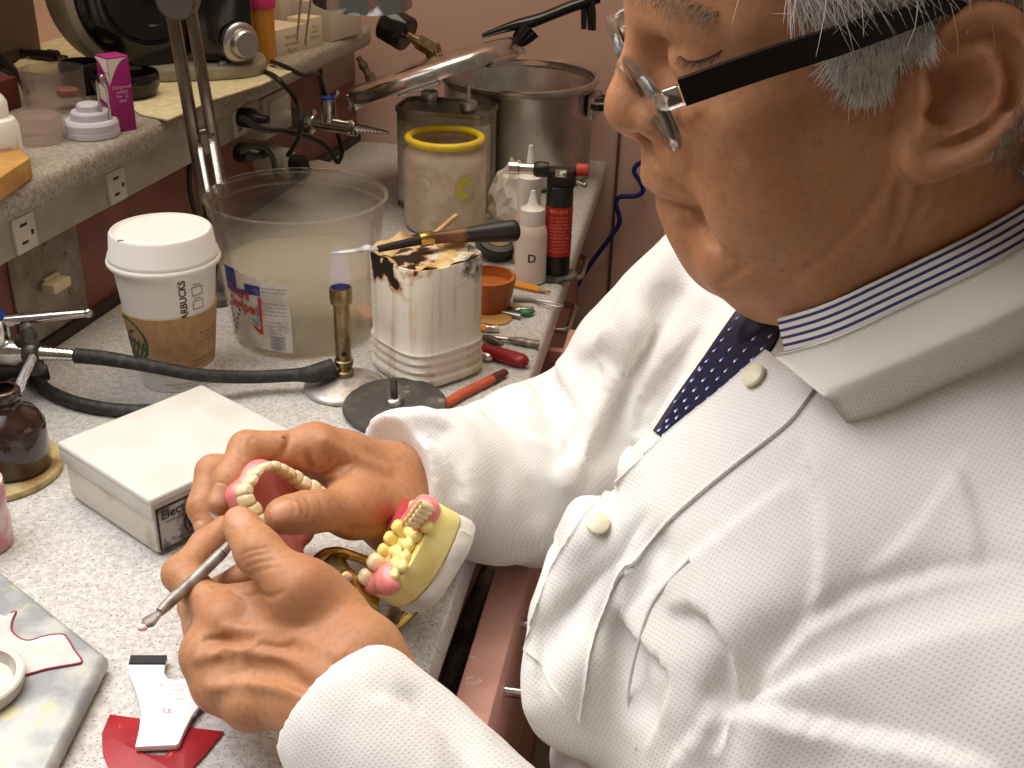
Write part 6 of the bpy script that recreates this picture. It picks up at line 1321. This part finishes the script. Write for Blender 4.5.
# temples: the near one runs from the hinge over the ear
te=[h2w(HP(x,y,l)) for x,y,l in ((682,92,.069),(760,65,.0745),(840,40,.079),(910,17,.081),(945,6,.081),(985,14,.078))]
th_=[.0088,.0088,.0084,.0066,.0048,.003]
def temple(pts,hh,sgn,nm):
    pts,hh=smooth(np.array(pts),np.array(hh),8); tg=np.gradient(pts,axis=0); tg/=np.linalg.norm(tg,axis=1)[:,None]; V=[];
    for p,h_,g in zip(pts,hh,tg):
        s_=norm(gL-g*(gL@g)); u=norm(np.cross(g,s_)); 
        for a,b in ((1,1),(1,-1),(-1,-1),(-1,1)): V.append(p+u*h_*a*.62+s_*b*.0015)
    n=len(pts); F_=[(i*4+j,i*4+(j+1)%4,(i+1)*4+(j+1)%4,(i+1)*4+j) for i in range(n-1) for j in range(4)]+[(3,2,1,0),(n*4-4,n*4-3,n*4-2,n*4-1)]
    b=MB(); b.add(V,F_); tm=b.build('temple',BLT,t,angle=30); return tm
t1_=temple(te,th_,1,'a'); lat=HL
far=[p-lat*2*((p-HO)@lat) for p in te]; t2_=temple(far,th_,-1,'b')
for tm,p0,p1,sg in ((t1_,te[0],te[1],1),(t2_,far[0],far[1],-1)):
    d=norm(p1-p0); mm=MB(); s_=norm(gL-d*(gL@d))*sg; u=np.cross(d,s_); M=np.eye(4); M[:3,0]=d; M[:3,1]=s_; M[:3,2]=np.cross(d,s_); M[:3,3]=p0; mm.box((-.004,.0006,0),(.006,.003,.0072),M,bev=.0006); mm.build('hinge',CHROME,tm)
# ================= DENTURE MODEL, INSTRUMENT, MOUNTED CAST =================
YST=mat('yellow dental stone',srgb(247,232,156),.6,col2=srgb(238,218,132),nsc=60,col3=srgb(120,110,90),n3=130,lo3=.73,hi3=.77,bump=.15,bsc=150)
WPL=mat('white plaster',srgb(226,220,208),.7,col2=srgb(210,204,192),nsc=60,bump=.2,bsc=120)
PWX=mat('pink wax',srgb(238,146,140),.32,col2=srgb(232,126,122),nsc=70,sss=.25,coat=.2); RWX=mat('deep pink wax',srgb(206,80,86),.35,col2=srgb(192,66,74),nsc=60,sss=.2)
TTH=mat('cream tooth',srgb(240,222,180),.22,col2=srgb(232,208,160),nsc=90,sss=.15,coat=.3); STN=mat('stone tooth',srgb(238,216,122),.5)
TP=[(.82,0),(1.,.3),(.99,.6),(.88,.85),(.6,.98),(.3,1.0),(1e-8,.99)]
def tooth(parent,c,nz,xd,w,d,h,mt,name='tooth'):
    M=frame(c,z=nz,x=xd)@np.diag([w/2,d/2,h,1.]); m=MB(); m.lathe(TP,M,20,fn=lambda a:(abs(math.cos(a))**3.2+abs(math.sin(a))**3.2)**(-1/3.2)); return m.build(name,mt,parent,angle=0)
def loc(M,p): return np.linalg.inv(M)[:3,:3]@(np.asarray(p)-M[:3,3])
# ---- model held in the right hand ----
D0=at(276,508,.668); vD=norm(D0-C0); aD=norm(RT*-.43+UP*.90-vD*.10); lD=norm((RT*.92+UP*.39)*.76+vD*.65); nD=norm(np.cross(lD,aD)); nD=nD if nD@vD<0 else -nD
MD=frame(D0,z=nD,y=None,x=lD)
den=thing('denture_model','upper denture in pink wax with cream teeth on yellow stone, held in both hands','denture',D0)
def dp(x,y,h=0.): return onplane(x,y,D0+nD*h,nD)
LT=[(263,468),(254,474),(249,482),(244,491),(246,501),(252,511),(257,522)]; RTt=[(271,467),(279,470),(286,474),(294,478),(302,484),(311,489),(318,495)]
rowpx=LT[::-1]+RTt; row=[dp(x,y,.004) for x,y in rowpx]
# base plate of stone, plaster below
cen=dp(285,515); outl=[]
rl=np.array([loc(MD,p) for p in row]); c2=rl[:,:2].mean(0)
post=[loc(MD,dp(313,530))[:2],loc(MD,dp(303,557))[:2],loc(MD,dp(270,545))[:2]]
ringp=[p[:2]+norm(np.r_[p[:2]-c2,0])[:2]*.0035 for p in rl]+post[0:1]+[post[1]]+[post[2]]
rp=cat2([(x,y,0) for x,y in ringp],3,True)[:,:2]
m=MB(); m.prism(rp,-.024,-.012,MD,bev=.0015); m.build('stone_base',YST,den); 
rp2=[c2+(p-c2)*.97 for p in rp]; m=MB(); m.prism(rp2,-.034,-.0242,MD,bev=.002); m.build('plaster_base',WPL,den)
gs=SDF(); w3=lambda p2,h: tr(MD,[(p2[0],p2[1],h)])[0]
gs.chain([p-nD*.0065 for p in row],.0034,.005,sub=3); gs.chain([w3(p[:2]+norm(np.r_[p[:2]-c2,0])[:2]*.0002,-.0095) for p in rl],.0032,.005,sub=3)
pal=[w3(c2*.9+np.array(post[1])*.1,-.0125),w3(c2*.45+np.array(post[1])*.55,-.0105),w3(np.array(post[1])*.93+c2*.07,-.0085)]
for a in np.linspace(0,1,5):
    for i in (0,3,6,7,10,13): gs.cap(row[i]-nD*.009,w3(c2*.8+np.array(post[1])*.2,-.0135)*.6+w3(c2*.2+np.array(post[1])*.8,-.012)*.4,.0035,.0042,.008)
    break
gs.chain(pal,.0062,.010); gs.cap(w3(post[0],-.0105),w3(post[1],-.0115),.0030,.0024,.006); gs.cap(w3(post[1],-.0115),w3(post[2],-.0105),.0024,.0030,.006); gs.cap(w3(post[0],-.0105),w3(c2,-.0125),.004,.004,.01); gs.cap(w3(post[2],-.0105),w3(c2,-.0125),.0045,.005,.01); gs.cap(row[0]-nD*.006,w3(post[2],-.009),.0042,.004,.006); gs.cap(row[-1]-nD*.006,w3(post[0],-.009),.0042,.004,.006)
q=np.array(row+[w3(p,-.01) for p in post]); V,Fc=gs.mesh(q.min(0)-.02,q.max(0)+.02,.0011*HS); V=relax(V,Fc,1,.5); npmesh('wax_gum',V,Fc,[PWX],None,den)
for i,(px,p) in enumerate(zip(rowpx,row)):
    t_=norm(row[min(i+1,13)]-row[max(i-1,0)]); e=abs(i-6.5); w=(.0080 if e<2 else .0078 if e<4 else .0094); d=(.0056 if e<3 else .0080 if e<4.6 else .0098); tooth(den,p-nD*.0050,nD,t_,w,d,.0125 if e<3 else .0112,TTH)
# ---- instrument in the left hand ----
ti=[at(*q) for q in ((252,520,.642),(240,532,.636),(222,553,.626),(195,579,.6165),(172,600,.606),(160,612,.600),(152,619,.596),(143,627,.592))]
t=thing('wax_carver','grey metal wax carver held in the near hand against the denture teeth','instrument',ti[4])
WGM=mat('worn grey instrument',srgb(166,158,150),.42,.35,col2=srgb(130,120,112),nsc=140)
m=MB(); m.tube(ti[2:6],[.0033,.0034,.0033,.0026],14,sub=4); m.build('handle',WGM,t)
m=MB(); m.tube(ti[:3],[.0008,.0016,.0032],12,sub=3); m.build('point',WGM,t)
m=MB(); m.tube([ti[5],ti[6]*.6+ti[5]*.4,ti[6]*.6+ti[7]*.4,ti[7]],[.0022,.0030,.0042,.0016],14,sub=4,flat=.5); m.build('scoop',WGM,t)
m=MB(); m.ell(ti[7]+norm(ti[7]-ti[6])*.0005,(.0028,.0022,.0018)); m.build('wax_bead',mat('pale pink wax bead',srgb(226,190,192),.4),t)
# ---- mounted cast on a brass articulator ----
G0=at(405,556,.662); vG=norm(G0-C0); nG=norm((RT*-.86+UP*.45)*.91-vG*.41); yG=norm(RT*.447+UP*.894); MG_=frame(G0,z=nG,x=yG)
art=thing('articulator','brass hinge articulator carrying a yellow stone cast with pink wax and teeth','articulator',P(372,610))
gp=lambda x,y,h=0.: onplane(x,y,G0+nG*h,nG)
op=[(437,503),(434,517),(425,538),(413,560),(400,578),(386,591),(373,594),(362,589),(361,583),(368,566),(378,547),(389,527),(400,508),(414,499),(428,499)]
ol=[loc(MG_,gp(*q))[:2] for q in op]; olc=cat2([(x,y,0) for x,y in ol],3,True)[:,:2]
m=MB(); m.prism(olc,-.0175,0,MG_,bev=.0012); cb=m.build('stone_cast',YST,art)
m=MB(); cc_=olc.mean(0); m.prism([cc_+(p-cc_)*1.0+np.array([.0012*math.sin(9*i),.0012*math.cos(7*i)]) for i,p in enumerate(olc)],-.030,-.0176,MG_,bev=.003); m.build('plaster_mount',WPL,art)
gg=SDF(); rpx=[(366,584),(371,577),(379,566),(385,557),(390,548),(396,538),(403,528),(411,518),(418,510)]
gg.chain([gp(x+4,y+2,.001) for x,y in rpx],[.004,.005,.0055,.006,.0055,.0055,.006,.006,.005],.006,sub=3); rr=np.random.default_rng(9)
for _ in range(60):
    k=rr.integers(2,8); x,y=rpx[k]; o=rr.random()*14; gg.ell(gp(x+4+o,y+3+o*.5,.0022),.0016+.002*rr.random(),.0015)
q=np.array([gp(x,y) for x,y in op]); V,Fc=gg.mesh(q.min(0)-.02,q.max(0)+.02,.0012*HS); npmesh('stone_gum',relax(V,Fc,1,.4),Fc,[YST],None,cb)
g2=SDF(); g2.ell(gp(388,581,.0015),(.0072,.0072,.0072),.004); g2.cap(gp(376,584,.001),gp(391,571,.002),.0050,.0050,.006); g2.cap(gp(372,587,.0),gp(393,585,.0),.0036,.0040,.006); g2.cap(gp(374,582,.001),gp(384,567,.001),.0046,.0046,.006)
q=np.array([gp(360,600),gp(405,560)]); V,Fc=g2.mesh(q.min(0)-.03,q.max(0)+.03,.0011*HS); npmesh('wax_saddle',relax(V,Fc,1,.5),Fc,[PWX],None,art)
g3=SDF(); g3.cap(gp(408,522,.004),gp(423,503,.006),.0050,.0048,.006); g3.cap(gp(422,525,.002),gp(430,508,.003),.006,.0055,.006); g3.ell(gp(425,515,.002),.0075,.006)
q=np.array([gp(395,535),gp(440,495)]); V,Fc=g3.mesh(q.min(0)-.03,q.max(0)+.03,.0011*HS); npmesh('wax_saddle',relax(V,Fc,1,.5),Fc,[PWX],None,art)
red=[gp(387,529,.004),gp(402,499,.006),gp(411,497,.010),gp(402,526,.008)]
m=MB(); V=[p for p in red]+[p+vG*.004 for p in red]; m.add(V,[(0,1,2,3),(7,6,5,4),(0,4,5,1),(1,5,6,2),(2,6,7,3),(3,7,4,0)]); m.build('red_wax_rim',RWX,art)
for x,y,w,d,h,mt in ((371,579,.0095,.0092,.0100,TTH),(381,564,.0105,.0098,.0105,TTH),(388,552,.0078,.0075,.0085,STN),(395,540,.0078,.0075,.009,STN),(403,529,.0085,.008,.009,STN)):
    tooth(art,gp(x+3,y+2,.002),nG,yG,w,d,h,mt)
for i in range(5):
    x,y=409+i*3.2,522-i*4.2; m=MB(); a=gp(x+10,y+4,.003)-vG*.004; b=gp(x-2,y-1,.0135)-vG*.003; m.tube([a,a*.5+b*.5+(-vG)*.0025,b,b+(b-a)*.04],[.0022,.0034,.0033,.0014],12,sub=3,flat=.8); m.build('tooth',TTH,art)
# brass frame
def bar(pts,r,flat=.45): m=MB(); m.tube(pts,r,14,sub=5,flat=flat); return m
bar([P(300,590,.012),at(322,562,0.682),at(334,552,0.677),at(352,556,0.682),at(370,563,0.687),at(392,578,0.692)],[.006,.0062,.0055,.005,.005,.005],.5).build('upper_arm',BRASS,art)
bar([at(330,576,0.677),at(344,573,0.672),at(356,582,0.672),at(366,596,0.677),at(376,604,0.682)],[.004,.0052,.0055,.0055,.005],.55).build('hinge_arm',BRASS,art)
bar([at(316,565,0.682),at(330,558,0.682),at(338,568,0.677),at(346,574,0.672)],[.006,.0075,.0065,.005],.8).build('hinge_block',BRASSD,art)
bar([P(330,640,.006),P(352,636,.0052),P(376,630,.0052),P(393,623,.0052),P(407,612,.006),P(420,600,.014)],[.0055,.006,.0065,.0068,.006,.005],.7).build('lower_frame',BRASS,art)
bar([P(393,622,.006),P(396,609,.022),at(404,590,0.687)],[.0045,.004,.004],.9).build('support_post',BRASSD,art)
bar([P(384,640,.005),P(382,655,.0045),P(376,668,.0045)],[.006,.0055,.005],.7).build('foot',BRASS,art)
m=MB(); m.ell(at(348,577,0.666),(.0028,.0022,.0028)); m.build('screw',mat('pinkish screw',srgb(216,186,160),.4),art)
# ================= camera, light, colour =================
cam=bpy.data.cameras.new('camera'); co=bpy.data.objects.new('camera',cam); COL.objects.link(co); SC.camera=co
cam.sensor_width=36; cam.lens=36*F_PX/1024; cam.clip_start=.02; cam.clip_end=50
Mc=np.eye(4); Mc[:3,0]=RT; Mc[:3,1]=UP; Mc[:3,2]=-FW; Mc[:3,3]=C0; co.matrix_world=Matrix(Mc.tolist())
def area(name,loc,aim,size,power,col,sy=None):
    l=bpy.data.lights.new(name,'AREA'); l.energy=power; l.color=col; l.size=size
    if sy: l.shape='RECTANGLE'; l.size_y=sy
    o=bpy.data.objects.new(name,l); COL.objects.link(o); o.location=loc
    o.rotation_euler=(Vector(aim)-Vector(loc)).to_track_quat('-Z','Y').to_euler(); return o
kl=area('bench_light',(-.48,.52,.78),(-.12,.40,.0),.8,4.7,(.97,.985,1.)); kl.data.spread=math.radians(104)
area('ceiling_light',(-.05,1.15,1.5),(0,1.05,0),.95,12.5,(1.,.86,.68))
W=bpy.data.worlds.new('World'); SC.world=W; W.use_nodes=True; bg=W.node_tree.nodes['Background']; bg.inputs[0].default_value=(1.,.80,.62,1); bg.inputs[1].default_value=.17
for o in COL.objects:
    if o.parent is None and o.type!='NONE': o.location.z+=LIFT
vs_=SC.view_settings; vs_.view_transform='Standard'; vs_.look='None'; vs_.gamma=1; vs_.use_curve_mapping=False; vs_.exposure=0
